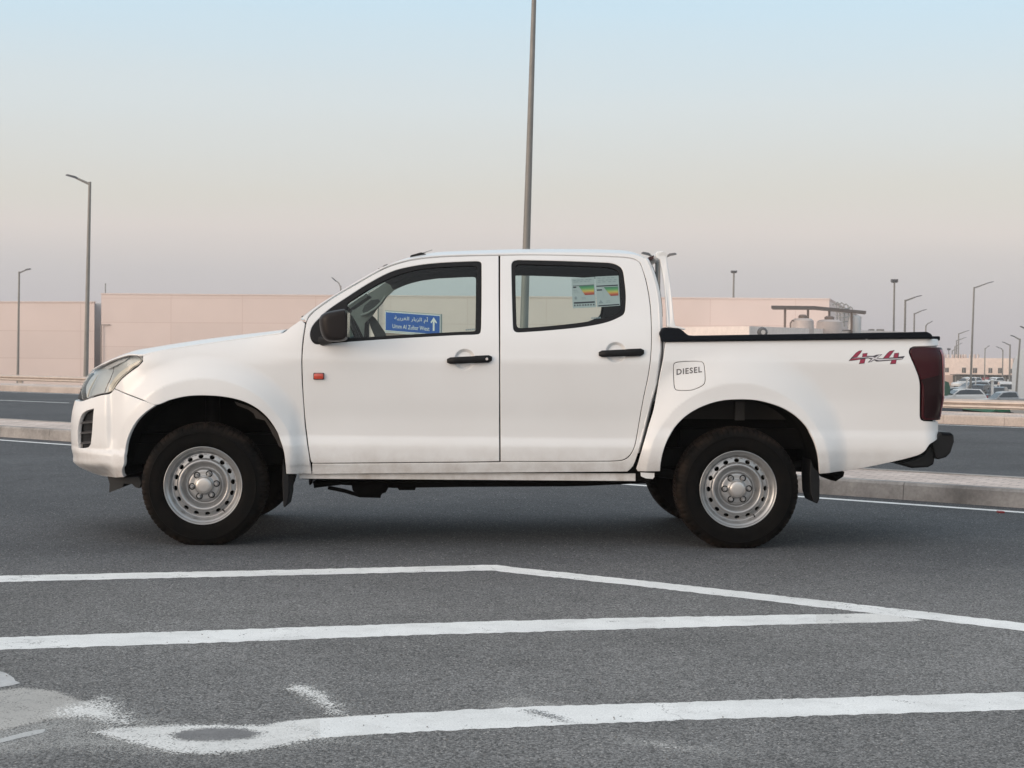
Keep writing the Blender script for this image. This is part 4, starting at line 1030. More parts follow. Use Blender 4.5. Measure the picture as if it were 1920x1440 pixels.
sticker([(1116, 518.5), (1160, 516.5), (1163, 573), (1119.5, 576)], dict(cols=hexc, v=(0.36, 0.66), l=(0.34, 0.62), r=0.95, dark=k2d, grey=k2g))
# fine marks etched in the corner of the panes
for par, (px, py) in ((FD[0], (873, 617)), (RD[0], (1109, 595))):
    V = []; F = []
    for k in range(5):
        n = len(V)
        for du, dv in ((0, 0), (2.6, -0.2), (2.6, 3), (0, 3.2)):
            x, z = onC(px+k*3.7+du, py-k*0.25+dv); V.append(Vector(P_cab(x, z))+Vector((0, 0.008, 0)))
        F.append((n, n+1, n+2, n+3))
    mk('pane_mark', V, F, M['stkgrey'], par)
# ---- wheel arches, chassis and underbody
def archliner(pts, onx, surf, yin):
    q = spline([onx(*p) for p in pts], 0.03, closed=False); V = []; F = []; n = len(q)
    for k, (dy, sc) in enumerate([(0.012, 1.004), (0.05, 1.02), (0.35, 1.03), (yin, 0.98)]):
        for u, z in q:
            P = surf(u, z); cx = pts_c[0]; x = cx+(P[0]-cx)*sc; zz = 0.40+(P[2]-0.40)*sc if P[2] > 0.40 else P[2]
            V.append((x, P[1]+0.018 if k == 0 else P[1]+0.05 if k == 1 else max(dy, P[1]+0.04), zz))
    for i in range(3):
        for j in range(n-1): F.append((i*n+j, i*n+j+1, (i+1)*n+j+1, (i+1)*n+j))
    c0 = len(V); V.append((pts_c[0], yin, 0.45))
    for j in range(n-1): F.append((3*n+j, 3*n+j+1, c0))
    for sg in (0, 1):
        o = mk('wheel_arch', [(v[0], v[1] if not sg else 2*YM-v[1], v[2]) for v in V], F, M['liner'], truck, smooth=False); mm = o.modifiers.new('t', 'SOLIDIFY'); mm.thickness = 0.004
pts_c = (WF, 0); archliner(arF+arF2, onF, P_front, 0.62)
pts_c = (WB, 0); archliner(arB, onB, P_bed, 0.55)
# inner lip details seen in the arches
b = MB(); q = [xz(p, 0.16) for p in [(466, 768), (476, 775), (480, 784), (497, 788), (506, 803), (512, 815), (518, 824), (523, 836), (531, 842), (528, 826), (516, 804), (498, 783), (480, 768), (462, 760), (440, 753), (445, 760)]]
b.prism(q, 0.15, 0.16); b.build('liner_edge', mat('liner_lip', (0.05, 0.042, 0.038), 0.7, var=0.3, vscale=20), truck)
b = MB(); q0 = xz((1378, 753), 0.30); q1 = xz((1396, 788), 0.30); b.box(q0[0], q1[0], 0.29, 0.31, q1[1], q0[1], 0.003)
for row in (758, 771): c0 = xz((1387, row), 0.285); b.box(c0[0]-0.006, c0[0]+0.006, 0.284, 0.29, c0[1]-0.006, c0[1]+0.006)
b.build('bed_strut', mat('dull_steel', (0.06, 0.055, 0.05), 0.6, metal=0.3), truck)
b = MB(); q0 = xz((1290, 782), 0.5); b.box(2.67, 4.15, 0.48, 0.52, q0[1]-0.01, 1.02); b.build('bed_underside_rail', mat('dusty_sheet', (0.05, 0.045, 0.04), 0.8), truck)
# chassis rails, floor, axles
b = MB()
for yy in (0.40, 1.32): b.box(-0.62, 2.9, yy, yy+0.08, 0.44, 0.56, 0.01); b.box(2.8, 4.10, yy, yy+0.08, 0.56, 0.68, 0.01)
for x in (-0.45, 0.35, 1.1, 1.9, 2.6): b.box(x, x+0.07, 0.48, 1.32, 0.46, 0.54)
for x in (3.5, 4.0): b.box(x, x+0.07, 0.48, 1.32, 0.58, 0.66)
b.build('chassis_frame', M['under'], truck)
b = MB(); b.box(0.62, 2.62, 0.14, 1.66, 0.43, 0.47); b.box(-0.60, 0.55, 0.46, 1.34, 0.50, 0.62); b.box(-0.55, 0.45, 0.55, 1.25, 0.62, 0.95, 0.05); b.build('floor_pan', M['under'], truck)
b = MB(); b.box(0.55, 2.60, 0.145, 0.20, 0.375, 0.43, 0.006); b.box(0.55, 2.60, 1.60, 1.655, 0.375, 0.43, 0.006)
def dn(px, py, Y=0.5): return xz((px, py), Y)
b.prism([dn(*p) for p in [(588, 903), (1195, 895), (1212, 905), (1100, 910), (1060, 911), (860, 912), (740, 914), (640, 908), (590, 914)]], 0.46, 1.3)
b.prism([dn(*p) for p in [(660, 905), (728, 905), (724, 922), (715, 925), (714, 930), (675, 931), (670, 924), (662, 918)]], 0.45, 0.9)
b.prism([dn(*p) for p in [(742, 908), (776, 908), (778, 919), (748, 919)]], 0.5, 0.8)
b.tube([dn(615, 914)[:1]+(0.5,)+dn(615, 914)[1:], (dn(645, 920)[0], 0.5, dn(645, 920)[1]), (dn(675, 929)[0], 0.5, dn(675, 929)[1]), (dn(714, 930)[0], 0.5, dn(714, 930)[1])], 0.012, 8)
b.tube([(0.9, 0.75, 0.36), (1.4, 0.7, 0.35), (2.3, 0.72, 0.37)], 0.04, 12)
b.tube([(1.2, 0.9, 0.42), (3.0, 0.9, 0.37)], 0.035, 12)
b.build('transmission', M['under'], truck, smooth=True)
b = MB(); b.tube([(WB, 0.12, WZ), (WB, 0.7, WZ), (WB, 1.1, WZ), (WB, 1.68, WZ)], 0.045, 14); b.lathe([(0.0, -0.14), (0.10, -0.12), (0.15, -0.02), (0.15, 0.04), (0.10, 0.13), (0, 0.15)], WB, 0.9, WZ, n=20)
for yy in (0.32, 1.48):
    b.tube([(WB-0.62, yy, 0.44), (WB-0.3, yy, 0.40), (WB, yy, 0.40), (WB+0.3, yy, 0.44), (WB+0.65, yy, 0.52)], 0.028, 8)
b.build('rear_axle', M['under'], truck, smooth=True)
b = MB()
for a, e in ((0.14, 0.5), (1.66, 1.3)):
    b.tube([(0.0, a, WZ), (0.0, e, 0.42)], 0.035, 10); b.tube([(-0.2, e, 0.36), (0, a, 0.30), (0.25, e, 0.36)], 0.028, 8); b.tube([(0, (a+e)/2, 0.36), (0, (a*0.4+e*0.6), 0.85)], 0.045, 12)
b.build('front_suspension', M['under'], truck, smooth=True)
b = MB(); b.prism([dn(*p, 0.35) for p in [(203, 893), (233, 895), (262, 893), (266, 905), (262, 915), (255, 913), (249, 907), (233, 906), (232, 913), (206, 923), (207, 907)]], 0.33, 1.4); b.build('under_guard', mat('under_guard_plastic', (0.03, 0.03, 0.03), 0.6), truck)
b = MB(); b.prism([dn(*p, 0.5) for p in [(1540, 886), (1582, 884), (1580, 893), (1572, 898), (1566, 902), (1556, 900), (1550, 896), (1541, 892)]], 0.48, 0.75); b.tube([(3.4, 0.62, 0.44), (3.66, 0.62, 0.43)], 0.03, 10); b.build('tow_hook', M['under'], truck, smooth=True)
b = MB(); q = [xz(p, 0.05) for p in [(1201, 886), (1227, 887), (1227, 894), (1224, 898), (1211, 897), (1202, 893)]]; b.prism(q, 0.05, 0.06); b.build('bed_corner_bracket', W, truck)
# mud flaps
for name, pts, xo in (('mud_flap', [(531, 860), (537, 888), (543, 893), (543, 925), (539, 946), (535, 951), (532, 949), (530, 900)], 0.08), ('mud_flap', [(1519, 860), (1524, 875), (1534, 886), (1535.5, 900), (1535, 935), (1531, 944), (1523, 940), (1518, 925), (1516, 890)], 0.05)):
    for sg in (0, 1):
        q = [xz(p, 0.06) for p in pts]; b = MB(); a, e = (0.035, 0.27) if sg == 0 else (2*YM-0.27, 2*YM-0.035); b.prism(q, a, e)
        o = b.build(name, M['black'], truck); bv = o.modifiers.new('b', 'BEVEL'); bv.width = 0.006; bv.segments = 2; bv.limit_method = 'ANGLE'
# rear bumper
def bumpring(pts, Y0, Y1, m, name, par):
    q = [xz(p, 0.16) for p in pts]; b = MB(); b.prism(q, Y0, Y1); o = b.build(name, m, par); bv = o.modifiers.new('b', 'BEVEL'); bv.width = 0.014; bv.segments = 4; bv.limit_method = 'ANGLE'; return o
M['bumper'] = mat('bumper_plastic', (0.012, 0.012, 0.013), 0.42, var=0.15, vscale=14, spec=0.25)
rbp = bumpring([(1740, 830), (1756, 808), (1777, 809.5), (1782.5, 815), (1783, 827), (1776, 848), (1768, 856), (1751, 861), (1748, 855)], 0.09, 2*YM-0.09, M['bumper'], 'rear_bumper', truck)
bumpring([(1678, 867.5), (1710, 860), (1728, 852), (1742, 832), (1752, 838), (1748, 870), (1737, 875.5), (1706, 877)], 0.12, 2*YM-0.12, M['bumper'], 'bumper_valance', rbp)
bumpring([(1758, 809.5), (1776, 810.5), (1780, 815), (1760, 815.5)], 0.083, 2*YM-0.083, M['satin'], 'bumper_step', rbp)
# ---- cabin
b = MB(); z_b = 1.06
b.box(0.62, 2.60, 0.16, 1.64, 0.50, 0.54); b.build('cabin_floor', M['dark'], truck)
def seat(x, yc, zc=0.62, wd=0.50, head=True):
    b = MB(); b.box(x-0.45, x+0.05, yc-wd/2, yc+wd/2, zc, zc+0.16, 0.05)
    v = MB(); v.box(-0.06, 0.06, -wd/2, wd/2, 0, 0.60, 0.045)
    v.v = [(x+0.04+p[0]+p[2]*0.30, yc+p[1], zc+0.12+p[2]) for p in v.v]; b.addm(v.v, v.f)
    st = b.build('seat', M['seat'], truck, smooth=True)
    if head:
        h = MB(); h.box(-0.05, 0.05, -0.13, 0.13, 0, 0.17, 0.045); h.v = [(x+0.25+p[0]+p[2]*0.2, yc+p[1], zc+0.74+p[2]) for p in h.v]; h.build('headrest', M['seat'], st, smooth=True)
seat(1.40, 0.55, 0.56); seat(1.44, 1.27, 0.56); seat(2.40, 0.90, 0.58, wd=1.3, head=False)
# dashboard and steering wheel
b = MB(); ds = [(0.50, 0.75), (0.46, 1.06), (0.58, 1.15), (0.76, 1.17), (0.86, 1.13), (0.90, 1.02), (0.84, 0.80)]; b.prism(ds, 0.15, 1.65)
o = b.build('dashboard', mat('dash_trim', (0.06, 0.068, 0.075), 0.6), truck); bv = o.modifiers.new('b', 'BEVEL'); bv.width = 0.03; bv.segments = 4; bv.limit_method = 'ANGLE'
c0 = Vector((xz((655, 643), 0.52)[0], 0.52, xz((655, 643), 0.52)[1])); ax = Vector((0.9, 0, 0.42)).normalized(); e1 = Vector((0, 1, 0)); e2 = ax.cross(e1)
b = MB(); R_ = 0.175
b.tube([c0+Vector((0.075, 0, 0))+(e1*math.cos(a)+e2*math.sin(a))*R_ for a in [i*math.pi/16 for i in range(33)]], 0.016, 10, cap=False)
b.tube([c0+Vector((0.075, 0, 0)), c0-ax*0.25], [0.06, 0.04], 12)
for a in (0, math.pi, -math.pi/2): b.tube([c0+Vector((0.075, 0, 0)), c0+Vector((0.075, 0, 0))+(e1*math.cos(a)+e2*math.sin(a))*R_], 0.014, 8)
b.build('steering_wheel', M['black'], truck, smooth=True)
# inner trim of the far windscreen pillar with its grab handle, seen through the window
def far(px, py): q = atY(px, py, 1.52); return (q.x, q.z)
b = MB(); b.prism([far(*p) for p in [(652, 600), (665, 575), (690, 552), (720, 532), (755, 517), (800, 506), (800, 516), (770, 526), (738, 545), (716, 566), (700, 590), (684, 606), (682, 640), (652, 640)]], 1.50, 1.53)
b.build('pillar_trim', M['trim_grey'], truck)
b = MB(); b.prism([far(*p) for p in [(680, 583), (684, 573), (696, 563), (710, 561), (714, 567), (708, 577), (694, 586), (683, 591)]], 1.485, 1.502); b.build('pillar_recess', M['trim'], truck)
b = MB(); hp = [far(*p) for p in [(678, 592), (692, 587), (706, 578), (716, 568), (724, 556)]]; b.tube([(p[0], 1.46, p[1]) for p in hp], 0.010, 8); b.build('grab_handle', M['trim_grey'], truck, smooth=True)
b = MB(); b.prism([xz(p, 0.45) for p in [(655, 575), (690, 552), (694, 556), (660, 580)]], 0.30, 0.62); b.build('sun_visor', M['trim_grey'], truck)
b = MB(); b.prism([far(*p) for p in [(688, 590), (696, 590), (704, 597), (722, 624), (728, 640), (706, 640), (694, 612)]], 1.54, 1.56); b.build('quarter_trim', M['trim'], truck)
# ---- wheels
def tyre_mesh(n=288):
    prof = [(0.205, 0.045), (0.213, 0.028), (0.222, 0.016), (0.236, 0.006), (0.256, 0.001), (0.280, -0.001), (0.300, 0.001), (0.306, -0.0015), (0.309, 0.0045), (0.325, 0.009), (0.338, 0.016), (0.349, 0.027), (0.357, 0.041), (0.361, 0.058), (0.3625, 0.078), (0.354, 0.080), (0.354, 0.088), (0.363, 0.090), (0.3635, 0.115), (0.355, 0.118), (0.355, 0.1225)]
    full = prof + [(r, 0.245-y) for r, y in prof[::-1]]
    V = []; F = []; m = len(full)
    for k in range(n):
        a = 2*math.pi*k/n
        for i, (r, y) in enumerate(full):
            rr, yy = r, y; ii = min(i, m-1-i); ph = k if i < m/2 else k+2
            if 9 <= ii <= 14 and ph % 4 == 0: rr = r-(0.0032 if ii > 9 else 0.0008); yy = y+(0.002 if i < m/2 else -0.004)*(1 if ii < 13 else 0)
            if 16 < ii <= 18 and (ph+ii) % 3 == 0: rr -= 0.005
            x = rr*math.cos(a); z = rr*math.sin(a)
            if z < -WZ+0.0: z = -WZ+0.0005*(i % 2)
            elif z < -WZ+0.03 and rr > 0.3 and False: pass
            V.append((x, yy, z))
    for k in range(n):
        for i in range(m-1): F.append((k*m+i, ((k+1) % n)*m+i, ((k+1) % n)*m+i+1, k*m+i+1))
    return V, F
rimP = pchip([0.0, 0.045, 0.052, 0.056, 0.085, 0.090, 0.098, 0.104, 0.114, 0.126, 0.138, 0.146, 0.152, 0.158, 0.176, 0.184, 0.190, 0.198, 0.206, 0.213, 0.219, 0.223, 0.226],
             [0.050, 0.050, 0.052, 0.058, 0.060, 0.063, 0.082, 0.084, 0.076, 0.052, 0.040, 0.041, 0.050, 0.056, 0.060, 0.064, 0.060, 0.036, 0.026, 0.020, 0.010, 0.007, 0.010])
def P_rim(u, z): r = math.hypot(u, z); return (u, rimP(r), z)
def wheel(xc, side, first, ang):
    """side 0 = near; built at the origin, moved into place"""
    t_ = empty('w', (0, 0, 0), None, None); t_.name = 'wheel'
    V, F = tyre_mesh(); ty = mk('tyre', V, F, M['tyre'], t_, smooth=True); fixn(ty)
    import bmesh
    bm = bmesh.new(); bm.from_mesh(ty.data)
    for e in bm.edges:
        if len(e.link_faces) == 2 and e.calc_face_angle(0) > 0.6: e.smooth = False
    bm.to_mesh(ty.data); bm.free()
    circ = lambda r, n, cx=0, cz=0, e=1.0, a0=0: np.array([(cx+r*math.cos(2*math.pi*i/n)*1.0, cz+r*math.sin(2*math.pi*i/n)) for i in range(n)])
    holes = []
    for i in range(16):
        a = ang+i*math.pi/8; cx, cz = 0.167*math.cos(a), 0.167*math.sin(a); hp = []
        for k in range(14):
            t = 2*math.pi*k/14; tr = 0.0115*math.cos(t); tt = 0.0150*math.sin(t)
            hp.append((cx+tr*math.cos(a)-tt*math.sin(a), cz+tr*math.sin(a)+tt*math.cos(a)))
        holes.append(np.array(hp))
    rad = [0.012, 0.03, 0.043, 0.047, 0.051, 0.0545, 0.058, 0.067, 0.076, 0.085, 0.0885, 0.092, 0.096, 0.100, 0.104, 0.109, 0.114, 0.120, 0.126, 0.132, 0.138, 0.142, 0.146, 0.149, 0.152, 0.155, 0.1585, 0.1665, 0.176, 0.180, 0.184, 0.187, 0.1905, 0.194, 0.198, 0.202, 0.206, 0.2095, 0.213, 0.216, 0.219, 0.2215, 0.224]
    ex = np.array([(r*math.cos(2*math.pi*i/n_), r*math.sin(2*math.pi*i/n_)) for r in rad for n_ in [max(12, 24*int(round(2*math.pi*r/0.0105/24)) or 12)] for i in range(n_)])
    ok_ = np.ones(len(ex), bool)
    for hp in holes: ok_ &= np.hypot(ex[:, 0]-hp[:, 0].mean(), ex[:, 1]-hp[:, 1].mean()) > 0.019
    ex = ex[ok_]
    rim = panel('rim', P_rim, circ(0.2265, 120), M['rim'], t_, holes=holes, seeds=[(lambda g: np.ones(len(g), bool), ex)], res=0.008, flange=0.012, rnd=0.001, splines=False)[0]
    b = MB(); b.lathe([(0.2265, 0.011), (0.222, 0.016), (0.208, 0.03), (0.20, 0.05), (0.195, 0.20), (0.215, 0.235)], 0, 0, 0, n=64); b.build('barrel', M['dark'], rim, smooth=True)
    b = MB(); b.lathe([(0.0, 0.16), (0.16, 0.16), (0.16, 0.10), (0.19, 0.10)], 0, 0, 0, n=32); b.build('brake_drum', M['under'], rim)
    b = MB(); b.lathe([(0.0, 0.026), (0.030, 0.026), (0.040, 0.028), (0.045, 0.032), (0.048, 0.040), (0.050, 0.056)], 0, 0, 0, n=40)
    hc = b.build('centre_cap', M['hub'], t_, smooth=True)
    for i in range(6):
        a = ang+i*math.pi/3+0.0; b = MB(); b.lathe([(0.0, 0.036), (0.007, 0.036), (0.0105, 0.041), (0.0115, 0.064)], 0.0705*math.cos(a), 0, 0.0705*math.sin(a), n=6, a0=a); b.build('wheel_nut', M['rim'], t_)
    b = MB(); b.lathe([(0.0135, 0.0590), (0.0195, 0.0585), (0.021, 0.066)], 0, 0, 0, n=20); 
    sv = []; sf = []
    for i in range(6):
        a = ang+i*math.pi/3; nb = len(sv); sv += [(p[0]+0.0705*math.cos(a), p[1]-0.001, p[2]+0.0705*math.sin(a)) for p in b.v]; sf += [tuple(q+nb for q in f) for f in b.f]
    mk('nut_seat', sv, sf, M['black'], t_)
    b = MB(); b.tube([(0.192*math.cos(-0.9), 0.045, 0.192*math.sin(-0.9)), (0.176*math.cos(-0.9), 0.030, 0.176*math.sin(-0.9))], 0.004, 8); b.build('valve', M['black'], t_)
    return t_
w0 = wheel(0, 0, True, 0.12)
def copy_children(src, dst):
    for ch in list(src.children):
        c = ch.copy(); C.objects.link(c); c.parent = dst; c.matrix_parent_inverse = ch.matrix_parent_inverse.copy(); copy_children(ch, c)
for k, (x, sd_, rot) in enumerate([(WF, 0, 0), (WB, 0, 0), (WF, 1, 0), (WB, 1, 0)]):
    if k == 0: wv = w0
    else:
        wv = w0.copy(); C.objects.link(wv); copy_children(w0, wv)
    wv.parent = truck; wv.matrix_parent_inverse = Matrix()
    wv.location = (x-1.70, (0.0 if sd_ == 0 else 2*YM)-YM, WZ); wv.rotation_euler = (0, 0, math.pi if sd_ else 0)
    for q in wv.children:   # each wheel stopped at its own angle; the tyre keeps its flat side down
        if q.name.split('.')[0] != 'tyre': q.rotation_euler = (0, [0, 0.10, 0.7, 1.9][k], 0)
# ================================================================== GROUND AND ROADS
# the near carriageway and the far one run diagonally behind the truck, with a paved median between them
def kerbline(px0, py0, px1, py1, z=0.0): return gnd(px0, py0, z), gnd(px1, py1, z)
def xy(v): return np.array([v.x, v.y])
# median: base of the near kerb measured at its two ends
A0 = xy(gnd(0, 819)); A1 = xy(gnd(1920, 953)); DM = (A1-A0)/np.linalg.norm(A1-A0); NM = np.array([-DM[1], DM[0]])
if NM[1] < 0: NM = -NM
B0 = xy(gnd(0, 733)); B1 = xy(gnd(1920, 800)); DB = (B1-B0)/np.linalg.norm(B1-B0); NB_ = np.array([-DB[1], DB[0]])
if NB_[1] < 0: NB_ = -NB_
EXT = 46.0
def strip(a, d, n, off0, off1, z, t0, t1, k=1):
    out = []
    for i in range(k+1):
        t = t0+(t1-t0)*i/k; p = a+d*t; out.append([(p[0]+n[0]*off0, p[1]+n[1]*off0, z), (p[0]+n[0]*off1, p[1]+n[1]*off1, z)])
    return out
# asphalt sheet: from well behind the camera to the far kerb
Lr = 120
P0 = B0-DB*60; P1 = B1+DB*60
b = MB(); v = [(-70, -40, 0), (90, -40, 0), (P1[0], P1[1], 0), (P0[0], P0[1], 0)]
NX = 1
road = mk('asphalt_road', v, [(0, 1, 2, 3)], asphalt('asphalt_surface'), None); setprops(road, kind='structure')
DUST = concrete('kerb_concrete', (0.36, 0.335, 0.315), stain=0.55)
def kerb_block(name, a, d, n, t0, t1, wd, h, m, mpav, seg=None):
    """a raised strip: kerb stones on both sides, paving on top"""
    kb = MB(); kw = 0.14
    for (o0, o1) in ((0.0, kw), (wd-kw, wd)):
        t = t0
        while t < t1:
            L1 = min(t+0.995, t1); p0 = a+d*t; p1 = a+d*L1
            prof = [(o0, 0.0), (o0+(0.012 if o0 == 0 else 0), h-0.02), (o0+(0.028 if o0 == 0 else 0.002), h), (o1-(0.002 if o0 == 0 else 0.028), h), (o1, h-0.02), (o1, 0.0)]
            prof = [(q[0], q[1]-0.02 if q[1] == 0 else q[1]) for q in prof]
            vv = [(p0[0]+n[0]*q[0], p0[1]+n[1]*q[0], q[1]) for q in prof]+[(p1[0]+n[0]*q[0], p1[1]+n[1]*q[0], q[1]) for q in prof]; k = len(prof)
            kb.addm(vv, [tuple(range(k)), tuple(range(2*k-1, k-1, -1))]+[(i, k+i, k+(i+1) % k, (i+1) % k) for i in range(k)])
            t += 1.0
    ko = kb.build(name, m)
    p = strip(a, d, n, kw, wd-kw, h-0.008, t0, t1, 8); v, f = gridmesh(p); pv = mk('paving', v, f, mpav, None); fixn(pv); orient(pv, (0, 0, 1))
    uvplane(pv, Vector((d[0], d[1], 0)), Vector((n[0], n[1], 0))); return ko, pv
k1, p1_ = kerb_block('median_kerb', A0, DM, NM, -12, 28, 1.30, 0.135, DUST, paver('paving_blocks'))
setprops(k1, kind='structure'); p1_.name = 'median_paving'; setprops(p1_, kind='structure')
k2, p2_ = kerb_block('roadside_kerb', B0, DB, NB_, -30, 50, 1.6, 0.15, concrete('roadside_kerb_concrete', (0.52, 0.44, 0.39), stain=0.2), paver('roadside_paving_blocks'))
setprops(k2, kind='structure'); p2_.name = 'roadside_pavement'; setprops(p2_, kind='structure')
# gutter sand along the median kerb
# painted lines
LINE = paintline('road_paint', (0.86, 0.86, 0.84), wear=0.345)
LINEF = paintline('road_paint_far', (0.8, 0.8, 0.78), wear=0.30)
def quadline(name, pts0, pts1, z=0.001, m=LINE, dens_=70, jag=0.009):
    """line painted on the road between two edges traced on the ground"""
    a = [gnd(*p, z) for p in pts0]; c = [gnd(*p, z) for p in pts1]
    def rs(P, n):
        d = [0]
        for i in range(len(P)-1): d.append(d[-1]+(P[i+1]-P[i]).length)
        out = []
        for k in range(n+1):
            s = d[-1]*k/n; i = max(0, min(len(P)-2, int(np.searchsorted(d, s)-1))); t = (s-d[i])/(d[i+1]-d[i]+1e-9); out.append(P[i].lerp(P[i+1], min(1, t)))
        return out
    n = int(sum((a[i+1]-a[i]).length for i in range(len(a)-1))*dens_/2); a = rs(a, n); c = rs(c, n); rows = []
    for p, q in zip(a, c):
        w_ = (q-p); j1 = random.uniform(-jag, jag); j2 = random.uniform(-jag, jag); u = w_.normalized() if w_.length > 1e-6 else Vector((0, 1, 0))
        rows.append([p+u*j1, p.lerp(q, .5), q+u*j2])
    v, f = gridmesh(rows); o = mk(name, v, f, m); orient(o, (0, 0, 1)); setprops(o, kind='structure'); return o
quadline('road_marking', [(-500, 1090), (0, 1079.5), (500, 1069), (900, 1059.5), (930, 1059), (960, 1063), (1200, 1088), (1500, 1121), (1920, 1168), (2300, 1210)], [(-500, 1102.5), (0, 1091), (500, 1079.5), (900, 1070), (925, 1069.5), (950, 1073), (1200, 1099), (1500, 1134), (1920, 1182.5), (2300, 1226)])
quadline('road_marking', [(-500, 1212), (0, 1195), (400, 1181.5), (800, 1168), (1200, 1157.5), (1530, 1152)], [(-500, 1236.5), (0, 1218.5), (400, 1205), (800, 1190), (1200, 1179), (1530, 1169)])
quadline('road_marking', [(600, 1347.5), (680, 1342), (760, 1337), (960, 1326), (1300, 1316), (1600, 1306.5), (1920, 1297.5), (2300, 1288)], [(600, 1382.5), (680, 1378), (760, 1373), (960, 1364), (1300, 1349), (1600, 1340), (1920, 1331), (2300, 1321)])
# edge lines along the median and the far kerb
def edgeline(name, a, d, n, off, wd, t0, t1, m=LINE):
    v, f = gridmesh(strip(a, d, n, off, off+wd, 0.0012, t0, t1, 6)); o = mk(name, v, f, m); orient(o, (0, 0, 1)); setprops(o, kind='structure')
e0 = xy(gnd(0, 825)); e1 = xy(gnd(1920, 961)); dE = (e1-e0)/np.linalg.norm(e1-e0); nE = np.array([-dE[1], dE[0]]); nE = nE if nE[1] > 0 else -nE
edgeline('edge_line', e0, dE, nE, -0.05, 0.10, -10, 26)
edgeline('edge_line', A0, DM, NM, 1.50, 0.11, -12, 30, LINEF)
edgeline('edge_line', B0, DB, NB_, -0.42, 0.12, -20, 45, LINEF)
g0 = xy(gnd(-60, 748)); edgeline('lane_dash', g0, DB, NB_, -0.06, 0.12, 0.0, 3.2, LINEF)
WORN_AT = None
# concrete apron at the lower left and worn paint swirls around a filled pit
def patch(name, poly, m, z=0.001, cover=None, res=0.03, jag=0.0, cmax=1.0, grad=None):
    q = np.array([xy(gnd(*p, z)) for p in poly]); q = spline(q, 0.05, corner=50)
    if area2(q) < 0: q = q[::-1]
    if jag: q = q+np.random.RandomState(3).uniform(-jag, jag, q.shape)
    lo, hi = q.min(0), q.max(0); gx, gy = np.meshgrid(np.arange(lo[0], hi[0], res), np.arange(lo[1], hi[1], res)); g = np.stack([gx.ravel(), gy.ravel()], 1); g = g[inside(q, g)]
    g = g[segdist(q, g) > res*0.4]; vs = np.concatenate([q, g]); n = len(q)
    V, E, Fc, *_ = delaunay_2d_cdt([Vector(p) for p in vs], [(i, (i+1) % n) for i in range(n)], [], 0, 1e-6)
    V = np.array([tuple(p) for p in V]); Fc = np.array([tuple(f) for f in Fc]); Fc = Fc[inside(q, V[Fc].mean(1))]
    o = mk(name, [(p[0], p[1], z) for p in V], Fc, m); orient(o, (0, 0, 1)); setprops(o, kind='structure')
    if cover:
        at = o.data.attributes.new('cover', 'FLOAT', 'POINT'); d = segdist(q, V)
        gf = [1.0]*len(V)
        if grad: xa, xb = gnd(*grad[0]).x, gnd(*grad[1]).x; gf = [1+1.1*min(1, max(0, (p[0]-xa)/(xb-xa))) for p in V]
        at.data.foreach_set('value', [float(min(1.0, x/cover))*cmax*g_ for x, g_ in zip(d, gf)])
    return o
FEATH = paintline('worn_road_paint', (0.84, 0.83, 0.80), attr=True)
patch('worn_paint', [(1440, 1152.5), (1560, 1151), (1640, 1149.5), (1690, 1154), (1730, 1161.5), (1732, 1165), (1680, 1167), (1600, 1168.5), (1440, 1172)], FEATH, z=0.0008, cover=0.025, res=0.02, grad=((1700, 1155), (1530, 1155)))
patch('worn_paint', [(455, 1376), (478, 1364), (505, 1355), (560, 1348.5), (640, 1343), (720, 1338.5), (725, 1376), (640, 1382), (600, 1385), (560, 1391), (520, 1398), (480, 1396)], FEATH, z=0.0008, cover=0.02, res=0.02, grad=((500, 1370), (620, 1370)))
DUSTY = paintline('pale_dust_film', (0.62, 0.61, 0.58), attr=True, lo=0.6)
patch('dust_smear', [(-150, 1330), (60, 1320), (180, 1300), (240, 1300), (300, 1335), (420, 1350), (560, 1340), (700, 1335), (720, 1392), (600, 1410), (450, 1428), (280, 1430), (120, 1420), (-150, 1450)], DUSTY, z=0.0006, cmax=0.60, cover=0.14, res=0.03)
patch('dust_smear', [(505, 1285), (560, 1272), (640, 1288), (690, 1335), (640, 1352), (560, 1330)], DUSTY, z=0.0007, cmax=0.6, cover=0.12, res=0.03)
patch('dust_smear', [(880, 1310), (980, 1296), (1090, 1318), (1130, 1332), (1000, 1338), (890, 1336)], DUSTY, z=0.0006, cmax=0.6, cover=0.10, res=0.03)
patch('dust_smear', [(1120, 1372), (1250, 1380), (1400, 1402), (1440, 1425), (1300, 1420), (1150, 1400)], DUSTY, z=0.0006, cmax=0.6, cover=0.12, res=0.03)
patch('filled_pit', [(305, 1377), (340, 1367), (400, 1361.5), (460, 1363), (506, 1372), (490, 1384), (430, 1391), (360, 1392), (318, 1387)], paintline('pit_filler', (0.20, 0.195, 0.195), attr=True, lo=0.95), z=0.0026, cover=0.045, res=0.015)
patch('worn_paint', [(150, 1372), (215, 1361), (300, 1357), (380, 1355), (440, 1356), (500, 1356), (560, 1358), (600, 1366), (610, 1380), (570, 1394), (510, 1406), (430, 1415), (350, 1417), (285, 1408), (225, 1392)], FEATH, z=0.0021, cover=0.05, res=0.02)
patch('worn_paint', [(520, 1292), (545, 1281), (590, 1285), (625, 1302), (655, 1328), (664, 1342), (610, 1345), (590, 1325), (560, 1308)], FEATH, z=0.0022, cover=0.07, res=0.02)
patch('worn_paint', [(150, 1310), (200, 1298), (240, 1318), (275, 1350), (290, 1366), (200, 1366), (130, 1352), (60, 1350), (90, 1325)], FEATH, z=0.0023, cover=0.12, res=0.02)
patch('worn_paint', [(1190, 1385), (1250, 1392), (1320, 1405), (1300, 1412), (1220, 1404)], FEATH, z=0.0021, cover=0.12, res=0.02)
CONC = paintline('apron_concrete', (0.50, 0.48, 0.45), attr=True)
